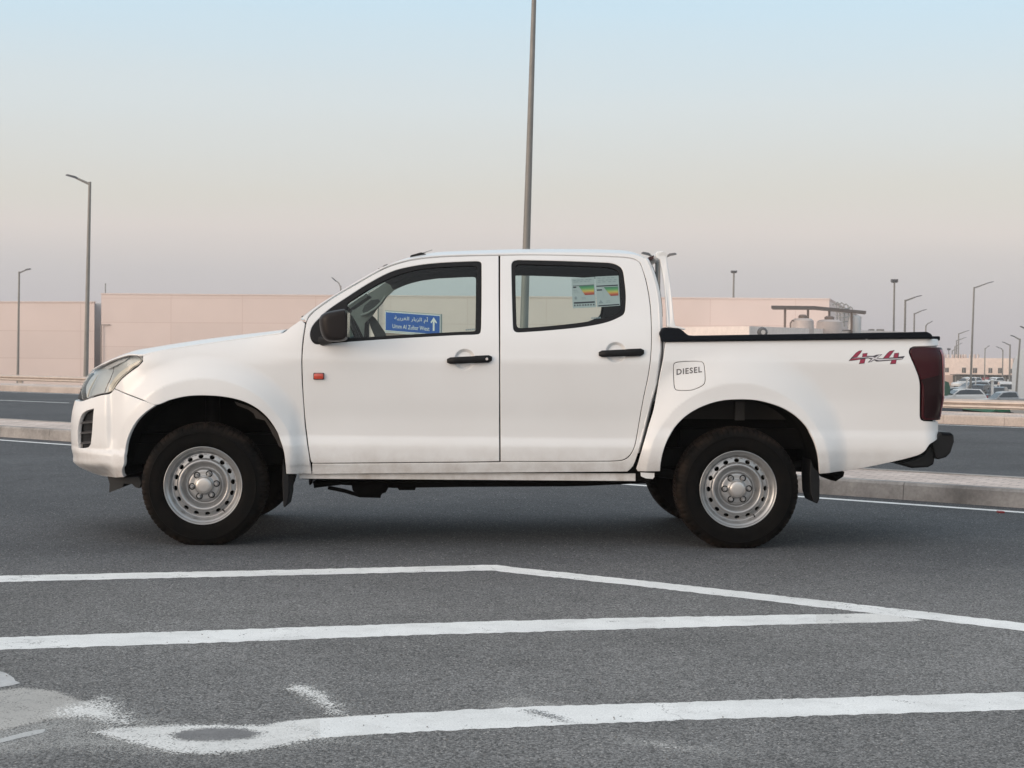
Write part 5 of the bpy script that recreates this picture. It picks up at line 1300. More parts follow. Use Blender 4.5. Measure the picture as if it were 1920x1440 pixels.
patch('concrete_apron', [(-120, 1296), (0, 1293), (40, 1286), (95, 1290), (140, 1303), (175, 1316), (200, 1332), (160, 1345), (100, 1352), (60, 1360), (0, 1372), (-120, 1388)], CONC, z=0.0012, cover=0.035, jag=0.004)
patch('concrete_slab', [(-120, 1245), (0, 1258), (36, 1281), (20, 1285), (0, 1289), (-120, 1293)], concrete('slab_concrete', (0.50, 0.50, 0.50), stain=0.15), z=0.0013, jag=0.004)
patch('road_marking', [(-80, 1396), (0, 1385), (45, 1373), (85, 1366), (80, 1374), (40, 1383), (0, 1393), (-80, 1408)], paintline('kerb_paint', (0.5, 0.5, 0.49), wear=0.34), z=0.0016)
patch('tyre_scuff', [(965, 1328), (1010, 1329), (1050, 1338), (1098, 1357), (1060, 1357), (1015, 1347), (980, 1338)], paintline('scuff_mark', (0.24, 0.245, 0.25), attr=True), z=0.0019, cover=0.07, res=0.02)
# small red reflector on the edge line
p = gnd(1876, 961.5); b = MB(); b.box(p.x-0.022, p.x+0.022, p.y-0.03, p.y+0.03, 0.0, 0.014, 0.005); st = b.build('road_stud', mat('red_reflector', (0.30, 0.03, 0.03), 0.3), None, smooth=True)
setprops(st, 'small red reflector stud stuck beside the white edge line at the right', 'road stud')
# small pebbles and crumbs scattered on the near asphalt
b = MB(); rs_ = random.Random(5)
for i in range(420):
    px = rs_.uniform(-30, 1950); py = rs_.uniform(1035, 1450); p = gnd(px, py); r = rs_.choice([0.002, 0.003, 0.003, 0.005])
    V = [(p.x+r*rs_.uniform(.5, 1.2)*a, p.y+r*rs_.uniform(.5, 1.2)*c, max(0, r*e)) for a, c, e in ((1, 0, 0), (-.5, .9, 0), (-.5, -.9, 0), (0, 0, 1.1))]
    b.addm(V, [(0, 1, 3), (1, 2, 3), (2, 0, 3)])
o = b.build('road_grit', mat('grit', (0.20, 0.19, 0.175), 0.9, var=0.5, vscale=3)); setprops(o, 'loose grit and crumbs scattered over the asphalt', 'grit', kind='stuff')
# ---- terrain beyond the guardrail: drops from the road and falls away gently
RA = B0+NB_*3.4
def sdist(x, y): return float((np.array([x, y])-RA)@NB_)
def zter(x, y):
    s = sdist(x, y)
    return -0.02 if s < -1.0 else -0.35*sm((s+1.0)/1.2)-1.45*sm(s/9.0)-0.0195*min(max(0.0, s), 105)
rows = []
for s in [-1.15, -0.6, 0, 0.8, 2, 4, 6, 9, 20, 40, 80, 140, 220, 330, 700]:
    row = []
    for t in range(-200, 241, 20):
        p = RA+NB_*s+DB*(t*(1+max(0, s)/60.0)); row.append((p[0], p[1], zter(p[0], p[1]) if s > -1.1 else 0.02))
    rows.append(row)
v, f = gridmesh(rows); o = mk('ground', v, f, mat('sandy_ground', (0.30, 0.25, 0.21), 0.95, var=0.2, vscale=0.3), None, smooth=True); orient(o, (0, 0, 1)); setprops(o, kind='structure')
# ---- guardrail
def guardrail(name, t0, t1, label):
    root = None; a = B0+NB_*2.9; zt = 0.325; hb_ = 0.56
    # corrugated beam profile (offset, z)
    prof = [(0.0, 0.0), (0.0, 0.02), (-0.055, 0.055), (-0.055, 0.10), (0.0, 0.135), (0.0, 0.155), (-0.055, 0.19), (-0.055, 0.235), (0.0, 0.27), (0.0, 0.29)]
    p0 = a+DB*t0; root = empty(name, (p0[0], p0[1], -0.35), label, 'guardrail', 'guardrail sections along the far roadside')
    rows = []
    for i in range(int((t1-t0)/2)+1):
        t = min(t0+2*i, t1); p = a+DB*t; rows.append([(p[0]+NB_[0]*o, p[1]+NB_[1]*o, zt-0.29*hb_+z*hb_) for o, z in prof])
    v, f = gridmesh(rows); bm_ = mk('beam', v, f, M['rail'], root); mm = bm_.modifiers.new('t', 'SOLIDIFY'); mm.thickness = 0.006
    t = t0+1.0
    while t < t1:
        p = a+DB*t+NB_*0.10; b = MB(); b.box(p[0]-0.06, p[0]+0.06, p[1]-0.06, p[1]+0.06, -0.5, zt-0.02, 0.01); b.build('post', M['rail'], root); t += 4.0
    return root
M['rail'] = mat('guardrail_steel', (0.55, 0.48, 0.43), 0.5, metal=0.25, var=0.1)
guardrail('guardrail', -28, 11.5, 'galvanised guardrail beside the far road, the stretch left of the truck')
guardrail('guardrail', 12, 44, 'galvanised guardrail beside the far road, the stretch right of the truck')
# ================================================================== BUILDINGS
def gz(p): return zter(p.x, p.y)
def block(name, corners, top, bot, m, label, cat, group=None, cap=None):
    """corners: (x,y) ring; top z per corner"""
    c0 = corners[0]; root = empty(name, (c0[0], c0[1], bot), label, cat, group)
    n = len(corners); V = [(c[0], c[1], bot) for c in corners]+[(c[0], c[1], t) for c, t in zip(corners, top)]
    b = MB(); b.addm(V, [tuple(range(n-1, -1, -1)), tuple(range(n, 2*n))]+[(i, (i+1) % n, n+(i+1) % n, n+i) for i in range(n)])
    me = bpy.data.meshes.new('wall'); me.from_pydata(b.v, [], b.f); me.update(); me.materials.append(m); o = bpy.data.objects.new('wall', me); C.objects.link(o); fixn(o)
    l = me.uv_layers.new(name='UVMap')
    for p in me.polygons:
        nn = p.normal; ux = Vector((-nn.y, nn.x, 0)); ux = ux.normalized() if ux.length > 0.01 else Vector((1, 0, 0))
        for li in p.loop_indices:
            q = Vector(me.vertices[me.loops[li].vertex_index].co); l.data[li].uv = ((q-Vector((c0[0], c0[1], 0))).dot(ux), q.z-bot if abs(nn.z) < .5 else q.y)
    attach(o, root)
    if cap:
        for i in range(n):
            a, c = Vector((corners[i][0], corners[i][1], top[i])), Vector((corners[(i+1) % n][0], corners[(i+1) % n][1], top[(i+1) % n]))
            d = (c-a).normalized(); nn = Vector((d.y, -d.x, 0)); b = MB()
            r = [a-d*0.02, c+d*0.02]
            b.addm([r[0]-nn*0.22+Vector((0, 0, 0.004)), r[0]+nn*0.05+Vector((0, 0, 0.004)), r[0]+nn*0.05+Vector((0, 0, cap)), r[0]-nn*0.22+Vector((0, 0, cap)), r[1]-nn*0.22+Vector((0, 0, 0.004)), r[1]+nn*0.05+Vector((0, 0, 0.004)), r[1]+nn*0.05+Vector((0, 0, cap)), r[1]-nn*0.22+Vector((0, 0, cap))],
                   [(0, 1, 2, 3), (7, 6, 5, 4), (0, 4, 5, 1), (1, 5, 6, 2), (2, 6, 7, 3), (3, 7, 4, 0)])
            b.build('parapet_cap', m, root) if False else b.build('parapet_cap', M['cap'], root)
    return root
M['cap'] = mat('parapet_cap', (0.65, 0.56, 0.53), 0.8, var=0.05)
PEACH = (0.665, 0.565, 0.53)
wallm = panelwall('precast_panels', PEACH, (0.60, 0.49, 0.455), 6.0, 1.9, 0.035)
wallm2 = panelwall('precast_panels_left', PEACH, (0.59, 0.485, 0.45), 5.6, 2.2, 0.04)
def V2(p): return (p.x, p.y)
def back(p, d): return (p[0]+BD.x*d, p[1]+BD.y*d)
# main warehouse: its front turned a little, so that its right end wall shows
fl = pt(190, 552, 126); fr = pt(1555, 562, 112); dfr = Vector((fr.x-fl.x, fr.y-fl.y, 0)).normalized(); BD = Vector((-dfr.y, dfr.x, 0))
main = block('warehouse', [V2(fl), V2(fr), back(V2(fr), 60), back(V2(fl), 60)], [fl.z, fr.z, fr.z, fl.z], -6.5, wallm, 'long low warehouse of beige wall panels behind the truck, widest building', 'building', cap=0.10)
# drip lines, a door outline and a mast on its corner
b = MB(); a = pt(195, 531, 126); b.tube([(a.x, a.y+0.5, fl.z), (a.x, a.y+0.5, a.z)], 0.05, 6); b.build('roof_mast', M['galv'], main)
q0 = pt(190.5, 609, 125.9); q1 = pt(207, 609, 125.8)
b = MB(); b.tube([q0-BD*0.06, q1-BD*0.06], 0.04, 6); b.tube([q0-BD*0.06, Vector((q0.x, q0.y, -6))-BD*0.06], 0.05, 6); b.build('drain_pipe', M['joint'] if 'joint' in M else mat('joint', (0.28, 0.24, 0.22), 0.8), main)
# left warehouse with its shaded end wall
l1 = pt(177, 567, 127); l0 = l1-dfr*130; lt = l1.z
left = block('warehouse', [(l0.x, l0.y), V2(l1), V2(pt(178, 567, 145)), V2(pt(178, 567, 145)-dfr*130)], [lt]*4, -6.5, wallm2, 'beige panelled warehouse at the left edge of the picture, beside a grey gap', 'building', cap=0.08)
g1 = pt(177.5, 568, 133); g2 = pt(192, 568, 133); g3 = pt(192, 568, 138); g4 = pt(178, 568, 138)
grey = block('shaded_strip', [V2(g1), V2(g2), V2(g3), V2(g4)], [g1.z]*4, -6.5, mat('shade_grey', (0.50, 0.50, 0.51), 0.7, var=0.05), 'narrow grey block standing for the shaded end wall between the two beige warehouses', 'building')  # added block; its grey colour paints in the shaded end wall
# smaller annex in front of the main warehouse, right of the cab
m_an = concrete('annex_render', (0.80, 0.71, 0.66), stain=0.05)
c1 = pt(1405, 611.5, 84); cl_ = pt(1288, 611.5, 90.0); crr = pt(1705, 622.5, 122)
bk = Vector((crr.x-c1.x, crr.y-c1.y, 0)); lf = Vector((cl_.x-c1.x, cl_.y-c1.y, 0)); lf2 = lf*2.4
annex = block('annex_building', [(c1.x+lf2.x, c1.y+lf2.y), V2(c1), V2(crr), (crr.x+lf2.x, crr.y+lf2.y)], [c1.z, c1.z, crr.z, crr.z], -6.5, m_an, 'plain pale annex building seen above the truck bed, in front of the warehouse', 'building')
# floodlight on its wall
p = pt(1428, 623, 84.5); b = MB(); b.lathe([(0.0, -0.18), (0.17, -0.2), (0.26, -0.1), (0.28, 0.05)], p.x, p.y-0.25, p.z, n=14); b.box(p.x-0.3, p.x+0.05, p.y-0.25, p.y+0.2, p.z-0.35, p.z-0.25)
b.build('wall_floodlight', M['lamphead'], annex); b = MB(); b.lathe([(0.0, -0.22), (0.12, -0.22)], p.x, p.y-0.25, p.z, n=14); b.build('floodlight_lens', mat('lampglass', (0.5, 0.5, 0.5), 0.3), annex)
# shade roof over water tanks, on the annex roof
M['shade'] = mat('shade_roof_sheet', (0.20, 0.155, 0.135), 0.7)
a = pt(1446, 578, 93); e = pt(1624, 587.5, 106); dd = Vector((e.x-a.x, e.y-a.y, 0)).normalized(); nn = Vector((a.x+e.x-2*CAM[0], a.y+e.y-2*CAM[1], 0)).normalized()
sr = empty('tank_shelter', (a.x, a.y, 2.5), 'flat sheet canopy on thin posts over the rooftop water tanks', 'shelter')
b = MB(); w3 = 3.2; mid = a.lerp(e, 0.42)+Vector((0, 0, 0.12))
for p0, p1 in ((a, mid), (mid, e)):
    b.addm([p0, p1, p1+nn*w3, p0+nn*w3]+[q+Vector((0, 0, 0.16)) for q in (p0, p1, p1+nn*w3, p0+nn*w3)], [(0, 3, 2, 1), (4, 5, 6, 7), (0, 1, 5, 4), (1, 2, 6, 5), (2, 3, 7, 6), (3, 0, 4, 7)])
b.build('canopy', M['shade'], sr)
for px in (1472, 1515, 1555, 1597):
    k = (px-1446)*93/((px-1446)*93+(1624-px)*106.0)
    q = a.lerp(e, k)+nn*0.15; b = MB(); b.box(q.x-0.06, q.x+0.06, q.y-0.06, q.y+0.06, 1.5, q.z+0.05); b.build('post', M['shade'], sr)
q0 = a.lerp(e, 0.13); q1 = a.lerp(e, 0.83); b = MB(); b.tube([Vector((q0.x, q0.y, q0.z-1.25)), Vector((q1.x, q1.y, q1.z-1.15))], 0.04, 6); b.build('rail', M['shade'], sr)
def tank(px0, px1, ytop, D, m, label, lid=True):
    c = pt((px0+px1)/2, ytop, D); r = (px1-px0)/2*D/FPX; r0 = empty('water_tank', (c.x, c.y+r, 2.3), label, 'water tank', 'water tanks on the annex roof')
    b = MB(); b.lathe([(r*0.97, -2.2), (r, -1.6), (r*0.98, -1.0), (r, -0.6), (r*0.96, -0.12), (r*0.75, 0.0), (0.0, 0.05)], c.x, c.y+r, c.z, n=28, axis='z'); b.build('shell', m, r0, smooth=True)
    if lid: b = MB(); b.lathe([(r*0.36, -0.05), (r*0.38, 0.16), (r*0.25, 0.24), (0, 0.25)], c.x, c.y+r, c.z, n=20, axis='z'); b.build('lid', M['shade'], r0, smooth=True)
    return r0
TKM = mat('tank_plastic', (0.55, 0.48, 0.45), 0.6, var=0.05)
tank(1488, 1531, 597, 95, TKM, 'left beige water tank under the canopy on the annex roof')
tank(1536, 1585, 599.5, 98, TKM, 'right beige water tank under the canopy on the annex roof')
tank(1594, 1617, 592, 104, mat('white_tank', (0.55, 0.55, 0.55), 0.6), 'slim white tank beyond the canopy, at its right end', lid=False)
p0 = pt(1489, 602, 94); p1 = pt(1482, 606, 94); b = MB(); b.tube([p0, p0.lerp(p1, .5)+Vector((0, 0, 0.1)), p1, Vector((p1.x, p1.y, p1.z-0.3)), Vector((p1.x-0.25, p1.y, p1.z-0.35))], 0.05, 8)
setprops(b.build('pipe', M['shade'], None, smooth=True), 'bent brown pipe rising beside the left water tank', 'pipe')
# caged ladder at the warehouse corner
lad = empty('caged_ladder', V2(fr)+(2.5,), 'grey caged ladder curling over the roof corner of the long warehouse', 'ladder')
for k, (px, top, lean) in enumerate([(1570, 569, -4), (1574, 567, -2), (1579, 567.5, 1), (1584, 570, 4), (1589, 575, 7)]):
    q = pt(px, top, 110); b = MB(); b.tube([pt(px+lean-6, top+3, 110), pt(px+lean-2, top, 110), pt(px+lean+2, top+3, 110), pt(px+lean+3, top+12, 110), pt(px+lean+3, top+45, 110)], 0.05, 6); b.build('cage_bar', M['galv'], lad, smooth=True)
for yy in (578, 586, 594, 602):
    b = MB(); b.tube([pt(1572, yy, 110), pt(1580, yy+1.5, 109.5), pt(1594, yy, 110)], 0.04, 6); b.build('hoop', M['galv'], lad, smooth=True)
# rooftop cooling units near the end of the annex
for k, (px0, px1) in enumerate(((1632, 1640), (1647, 1658))):
    c = pt((px0+px1)/2, 617, 115); r = (px1-px0)/2*115/FPX; b = MB(); b.box(c.x-r, c.x+r, c.y, c.y+0.6, c.z-0.5, c.z, 0.03); o = b.build('cooling_unit', mat('ac_unit_%s' % 'ab'[k], (0.22, 0.21, 0.20), 0.7))
    setprops(o, ['narrower dark cooling unit on the annex roof above the truck bed', 'wider dark cooling unit on the annex roof above the truck bed'][k], 'cooling unit', 'cooling units on the annex roof')
# far cream building with windows and a shop front
cw0 = pt(1640, 668, 262); cw1 = pt(1899, 672, 250); df = Vector((cw1.x-cw0.x, cw1.y-cw0.y, 0)).normalized(); nb = Vector((-df.y, df.x, 0))
CREAM = concrete('cream_render', (0.76, 0.63, 0.56), stain=0.06)
shop = block('shop_building', [V2(cw0), V2(cw1), (cw1.x+nb.x*20, cw1.y+nb.y*20), (cw0.x+nb.x*20, cw0.y+nb.y*20)], [cw0.z-0.2, cw1.z, cw1.z, cw0.z-0.2], -9.0, CREAM, 'cream two storey building with small windows beyond the parked cars', 'building')
def onshop(px, py, off=0.0):
    d = ray(px, py); n2 = Vector((nb.x, nb.y, 0)); t = (Vector((cw0.x, cw0.y, 0))-CV).dot(n2)/d.dot(n2); return CV+d*t-n2*off
def shoprect(name, x0, y0, x1, y1, m, off, par=None, th=0.3):
    a = onshop(x0, y0, off); c = onshop(x1, y1, off); b = MB(); n2 = Vector((nb.x, nb.y, 0))
    V = [Vector((a.x, a.y, c.z)), Vector((c.x, c.y, c.z)), Vector((c.x, c.y, a.z)), Vector((a.x, a.y, a.z))]; V += [q+n2*th for q in V]
    b.addm(V, [(0, 1, 2, 3), (7, 6, 5, 4), (0, 4, 5, 1), (1, 5, 6, 2), (2, 6, 7, 3), (3, 7, 4, 0)]); return b.build(name, m, par if par is not None else shop)
DW = mat('window_dark', (0.06, 0.065, 0.07), 0.25); FRM = mat('window_frame', (0.35, 0.33, 0.31), 0.6)
for x0, x1, y0, y1 in ((1772.5, 1779, 690, 698), (1804, 1811, 690, 699), (1824.5, 1832, 690.5, 699.5), (1853.5, 1860.5, 690.5, 699.5), (1871.5, 1879, 690.5, 700), (1892.5, 1897.5, 692, 700)):
    w_ = shoprect('window', x0, y0, x1, y1, DW, 0.05); shoprect('mullion', (x0+x1)/2-0.35, y0, (x0+x1)/2+0.35, y1, FRM, 0.12, w_, 0.06); shoprect('lintel', x0-0.5, y0-1.0, x1+0.5, y0, FRM, 0.1, w_, 0.12)
for x in (1771, 1777, 1785, 1792, 1799, 1804, 1809, 1818, 1826, 1833): shoprect('parapet_post', x-0.7, 664.5, x+0.7, 672, CREAM, 0.0, None, 0.8)
shoprect('shopfront', 1792, 703.5, 1897, 746, DW, 1.5, None, 1.6); shoprect('canopy', 1790, 701.3, 1898, 704.2, mat('dark_fascia', (0.10, 0.09, 0.09), 0.5), 2.6, None, 2.6)
sg_ = shoprect('shop_sign', 1848, 707.5, 1882, 715.5, mat('magenta_sign', (0.34, 0.03, 0.07), 0.5), 1.8, None, 0.2)
WS = mat('sign_letter', (0.7, 0.68, 0.68), 0.5)
x = 1853.5
for wd_, h0, h1 in ((1.6, 710.5, 713), (0.9, 709.5, 713), (2.2, 711, 713), (1.2, 709.8, 713), (2.4, 710.6, 713), (0.9, 709.5, 712.6), (2.0, 710.9, 713), (1.4, 709.6, 713), (2.2, 710.8, 713.2), (1.2, 709.5, 713)):
    shoprect('sign_character', x, h0, x+wd_, h1, WS, 1.86, sg_, 0.04); x += wd_+0.75
for k in range(9): shoprect('window_frame', 1797+k*11.5, 704.5, 1797.7+k*11.5, 745, FRM, 1.56, None, 0.05)
shoprect('shop_side', 1770, 703, 1791, 746, mat('pink_wall', (0.50, 0.38, 0.33), 0.8), 0.6, None, 0.6)
# white vaulted hall at the right edge
hw = []
for px, py in [(1897.5, 760), (1897.5, 690), (1899, 683), (1902, 675), (1907, 666), (1914, 657), (1924, 649), (1938, 641), (1958, 634), (1985, 631), (2012, 634), (2032, 641), (2046, 649), (2060, 662), (2068, 676), (2073, 690), (2073, 760)]: hw.append(pt(px, py, 165))
b = MB(); n = len(hw); dpt = Vector((0.50, F_.y, 0))*60; V = [Vector((q.x, q.y, q.z if q.z > -3 else -9)) for q in hw]; V += [q+dpt for q in V]
b.addm(V, [tuple(range(n)), tuple(range(2*n-1, n-1, -1))]+[(i, n+i, n+(i+1) % n, (i+1) % n) for i in range(n)])
hall = b.build('vaulted_hall', mat('white_sheeting', (0.74, 0.745, 0.74), 0.55, var=0.04), None, loc=(hw[0].x, hw[0].y, -9)); setprops(hall, 'white hall with a rounded vault roof at the right edge of the picture', 'building')
# ================================================================== STREET LAMPS
def lamp(px, ytop, D, arms, label, r0=0.10, r1=0.05, base_px=None, cat='street lamp', group='street lamps with outreach arms', curved=False, zb=None, head=0.75):
    """px,ytop: where the shaft ends; arms: list of (px,py) of the lamp heads"""
    top = pt(px, ytop, D); bp = pt(base_px if base_px is not None else px-(700-ytop)*0.010, 690, D)
    z0 = zter(top.x, top.y) if zb is None else zb
    k = (top.z-z0)/(top.z-bp.z); base = Vector((top.x+(bp.x-top.x)*k, top.y, z0))
    root = empty('street_lamp', tuple(base), label, cat, group)
    b = MB(); b.tube([base-Vector((0, 0, 0.3)), base.lerp(top, 0.5), top], [r0, (r0+r1)/2, r1], 12); b.build('pole', M['pole'], root, smooth=True)
    b = MB(); b.lathe([(r0*1.9, -0.02), (r0*1.9, 0.05), (r0*1.2, 0.06), (r0*1.15, 0.5), (r0, 0.52)], base.x, base.y, base.z, n=12, axis='z'); b.build('base_plate', M['pole'], root)
    for ax, ay in arms:
        e = pt(ax, ay, D); hd = (e-top); L_ = hd.length; d = hd.normalized(); hl = min(head, L_*0.5); s = e-d*hl
        b = MB()
        if curved:
            q0 = top-Vector((0, 0, 0.4*L_)); q1 = top+Vector((0, 0, 0.25*L_)); cv_ = [q0*(1-t)**2+q1*2*t*(1-t)+(s+d*0.1)*t*t for t in [i/8 for i in range(9)]]; b.tube(cv_, [r1*(1-0.03*i) for i in range(9)], 8)
        else: b.tube([top-Vector((0, 0, 0.1)), s+d*0.1], [r1*0.9, r1*0.7], 8)
        b.build('arm', M['pole'], root, smooth=True)
        b = MB(); q = d.cross(Vector((0, 0, 1))).normalized(); up = q.cross(d).normalized()
        wv = [(0, 0.05, 0.03), (0.25*hl, 0.13, 0.06), (0.8*hl, 0.15, 0.05), (hl, 0.08, 0.02)]; V = []; F = []
        for t, w2, h in wv: V += [s+d*t+q*w2-up*0.03, s+d*t-q*w2-up*0.03, s+d*t-q*w2*0.6+up*h, s+d*t+q*w2*0.6+up*h]
        for i in range(3):
            for j in range(4): F.append((i*4+j, i*4+(j+1) % 4, (i+1)*4+(j+1) % 4, (i+1)*4+j))
        F += [(0, 1, 2, 3), (12, 13, 14, 15)]; b.addm(V, F); b.build('lamp_head', M['lamphead'], root, smooth=True)
    return root
lamp(168.5, 341, 66, [(124, 328)], 'tallest street lamp at the left, its single arm reaching left', r0=0.115, r1=0.06, base_px=159.5)
lamp(36, 509, 110, [(58, 504)], 'shorter street lamp at the far left edge, arm reaching right', r0=0.10, r1=0.06, base_px=32.5)
lamp(639, 536, 135, [(622, 520)], 'street lamp peeking over the windscreen pillar, bent arm to the left', r0=0.09, r1=0.055, curved=True)
lamp(710, 503, 120, [(727, 496)], 'lamp head just above the windscreen, its pole seen through the front window', r0=0.09, r1=0.05)
lamp(1236, 482, 60, [(1203, 474), (1268, 476)], 'twin armed street lamp hidden behind the sports bar of the truck', r0=0.09, r1=0.05, head=0.5)
lamp(1826.5, 538, 152, [(1863, 528)], 'tall street lamp right of the tail light, arm reaching right', r0=0.12, r1=0.075, base_px=1822)
lamp(1697.5, 562, 150, [(1728.5, 554)], 'street lamp above the tailgate, next to the floodlight mast', r0=0.14, r1=0.09)
lamp(1714.5, 587, 185, [(1737.5, 580)], 'smaller lamp above the tailgate, second in its row', r0=0.13, r1=0.09)
lamp(1736, 610, 215, [(1748.5, 602)], 'smallest lamp above the tailgate, with a short bent arm', r0=0.13, r1=0.09, curved=True)
lamp(1797.5, 625, 260, [(1817.5, 619.5)], 'tallest of the cluster of far lamps over the cream building', r0=0.14, r1=0.10)
lamp(1793.5, 638, 290, [(1812, 632.5)], 'second tallest of the far lamp cluster over the cream building', r0=0.14, r1=0.10)
lamp(1790.5, 649, 320, [(1804.5, 643)], 'third of the far lamp cluster over the cream building', r0=0.14, r1=0.10)
lamp(1785.5, 657, 345, [(1797, 652)], 'lowest and faintest of the far lamp cluster', r0=0.13, r1=0.10)
lamp(1847, 653, 240, [(1855.5, 648)], 'slender lamp above the magenta shop sign, arm reaching right', r0=0.11, r1=0.07)
lamp(1880.5, 656, 235, [(1867.5, 649.5)], 'slender lamp above the shop sign, bent arm reaching left', r0=0.12, r1=0.08, curved=True)
lamp(1894, 646, 200, [(1878.5, 641)], 'lamp just left of the white hall, arm reaching left', r0=0.13, r1=0.09)
lamp(1912.5, 635, 155, [(1894.5, 628.5)], 'lamp standing in front of the white hall, arm reaching left', r0=0.12, r1=0.08, base_px=1909)
lamp(1934, 622, 130, [(1912.5, 611.5)], 'lamp at the right edge of which only the arm tip shows', r0=0.12, r1=0.08)
# masts with heads on top
def mast(px, ytop, D, label, w=0.5, h=0.4, base_px=None, r=0.10):
    top = pt(px, ytop, D); z0 = zter(top.x, top.y); root = empty('floodlight_mast', (top.x, top.y, z0), label, 'mast', 'straight masts with lights on top'); lean = ((base_px or px)-px)/80*(top.z-z0)*0.2
    b = MB(); b.tube([(top.x+lean, top.y, z0), tuple(top)], [r, r*0.7], 10); b.build('pole', M['pole'], root, smooth=True)
    b = MB()
    for sx in (-1, 0, 1): b.box(top.x+sx*w*0.42-w*0.16, top.x+sx*w*0.42+w*0.16, top.y-0.2, top.y+0.2, top.z, top.z+h, 0.04)
    b.box(top.x-w*0.5, top.x+w*0.5, top.y-0.05, top.y+0.05, top.z-0.05, top.z+0.06); b.build('floodlights', M['lamphead'], root)
mast(1677, 529, 140, 'straight mast topped by a square floodlight cluster, above the tailgate', w=0.5, h=0.26, r=0.11)
mast(1376, 511, 130, 'thin straight mast with a flat light, standing above the annex', w=0.42, h=0.16, r=0.10, base_px=1374)
mast(1779, 656, 300, 'short faint mast left of the far lamp cluster', w=0.5, h=0.3, r=0.10)
# the big tapered lamp post right behind the truck
top = pt(1002.5, -40, 30); b0 = pt(982, 640, 30); k = (top.z+0.0)/(top.z-b0.z); bx = top.x+(b0.x-top.x)*k
big = empty('lamp_post', (bx, top.y, -0.3), 'tall tapered lamp post rising behind the cab and out of the picture', 'lamp post')
b = MB(); T2 = Vector((bx, top.y, 0)); tp = Vector((top.x, top.y, top.z)); ex = T2+(tp-T2)*1.35
b.tube([T2-Vector((0, 0, 0.35)), T2.lerp(tp, 0.33), T2.lerp(tp, 0.66), tp, ex], [0.088, 0.074, 0.057, 0.042, 0.030], 20); b.build('pole', M['pole'], big, smooth=True)
b = MB(); b.lathe([(0.16, -0.02), (0.16, 0.03), (0.10, 0.04), (0.095, 0.6), (0.088, 0.62)], bx, top.y, 0, n=20, axis='z'); b.build('base_plate', M['pole'], big)
b = MB(); b.tube([ex, ex+Vector((-0.6, 0, 0.35)), ex+Vector((-1.8, 0, 0.5))], 0.03, 8); b.box(ex.x-2.4, ex.x-1.7, ex.y-0.13, ex.y+0.13, ex.z+0.44, ex.z+0.54, 0.03); b.build('arm', M['pole'], big)
# ================================================================== DIRECTION SIGN seen through the front window
SD = 42.0
s0 = pt(722, 581.5, SD); s1 = pt(827, 589.0, SD-1.0); sb = pt(722, 621, SD)
sign = empty('direction_sign', (s0.x, s0.y, -0.3), 'blue direction sign with Arabic and English text, seen through the front window', 'road sign')
dx = (s1-s0); ux = dx.normalized(); W_ = dx.length; uz = Vector((0, 0, 1)); un = ux.cross(uz).normalized()
if un.y > 0: un = -un
H1 = (s0.z-sb.z)
def srect(name, u0, v0, u1, v1, m, off, par, th=0.01):
    q = [s0+ux*u+uz*(-v)+un*off for u, v in ((u0, v0), (u1, v0), (u1, v1), (u0, v1))]; b = MB(); V = q+[p_-un*th for p_ in q]
    b.addm(V, [(0, 1, 2, 3), (7, 6, 5, 4), (0, 4, 5, 1), (1, 5, 6, 2), (2, 6, 7, 3), (3, 7, 4, 0)]); return b.build(name, m, par)
SB = mat('sign_white', (0.62, 0.66, 0.68), 0.5); SBL = mat('sign_blue', (0.008, 0.085, 0.36), 0.6, spec=0.2); SGR = mat('sign_brown', (0.22, 0.17, 0.15), 0.6); SFR = mat('sign_frame', (0.34, 0.36, 0.36), 0.6)
pn = srect('sign_panel', 0, 0, W_, H1*2.05, SFR, 0.0, sign, 0.05)
srect('blue_field', 0.035, 0.05, W_-0.035, H1-0.03, SBL, 0.014, pn, 0.01); srect('border', 0.015, 0.03, W_-0.015, H1-0.01, SB, 0.007, pn, 0.005)
srect('brown_field', 0.035, H1+0.03, W_-0.035, H1*2.0, SGR, 0.014, pn, 0.01); srect('border', 0.015, H1+0.01, W_-0.015, H1*2.03, SB, 0.007, pn, 0.005)
def stext(name, s, cx, cv, wd, ht, m=SB, bold=0.004):
    v, f = textmesh(s, 1.0, bold); 
    if not v: return
    v = np.array([tuple(q) for q in v]); lo = v.min(0); hi = v.max(0)
    V = [s0+ux*(cx-wd/2+(q[0]-lo[0])/(hi[0]-lo[0])*wd)+uz*(-cv-ht/2+(q[1]-lo[1])/(hi[1]-lo[1])*ht)+un*0.018 for q in v]; mk(name, V, f, m, pn)
# Arabic letters as joined forms, written right to left
AR = '\ufe94\ufef4\ufe91\ufeae\ufed0\ufedf\u0627 \ufead\ufe8e\ufe91\ufeae\ufedf\u0627 \ufee1\u0623'
AR = '\ufe94\ufef4\ufe91\ufeae\ufed0\ufedf\u0627 \u0631\ufe8e\ufe91\ufeb0\ufedf\u0627 \ufee1\u0623'
stext('arabic_lettering', AR, W_*0.48, H1*0.34, W_*0.60, H1*0.32)
stext('english_lettering', 'Umm Al Zubar West', W_*0.475, H1*0.72, W_*0.66, H1*0.20)
stext('lower_lettering', '\ufe94\ufef4\ufe91\ufeae\ufed0\ufedf\u0627 \ufe94\ufee8\ufef3\ufeaa\ufee4\ufedf\u0627', W_*0.42, H1*1.28, W_*0.46, H1*0.25)
ar = [(0.865, 0.80), (0.895, 0.80), (0.895, 0.36), (0.925, 0.46), (0.935, 0.40), (0.88, 0.17), (0.825, 0.40), (0.835, 0.46), (0.865, 0.36)]
V = [s0+ux*(W_*a)+uz*(-H1*c_)+un*0.018 for a, c_ in ar]; mk('arrow', V, [tuple(range(len(V)))], SB, pn)
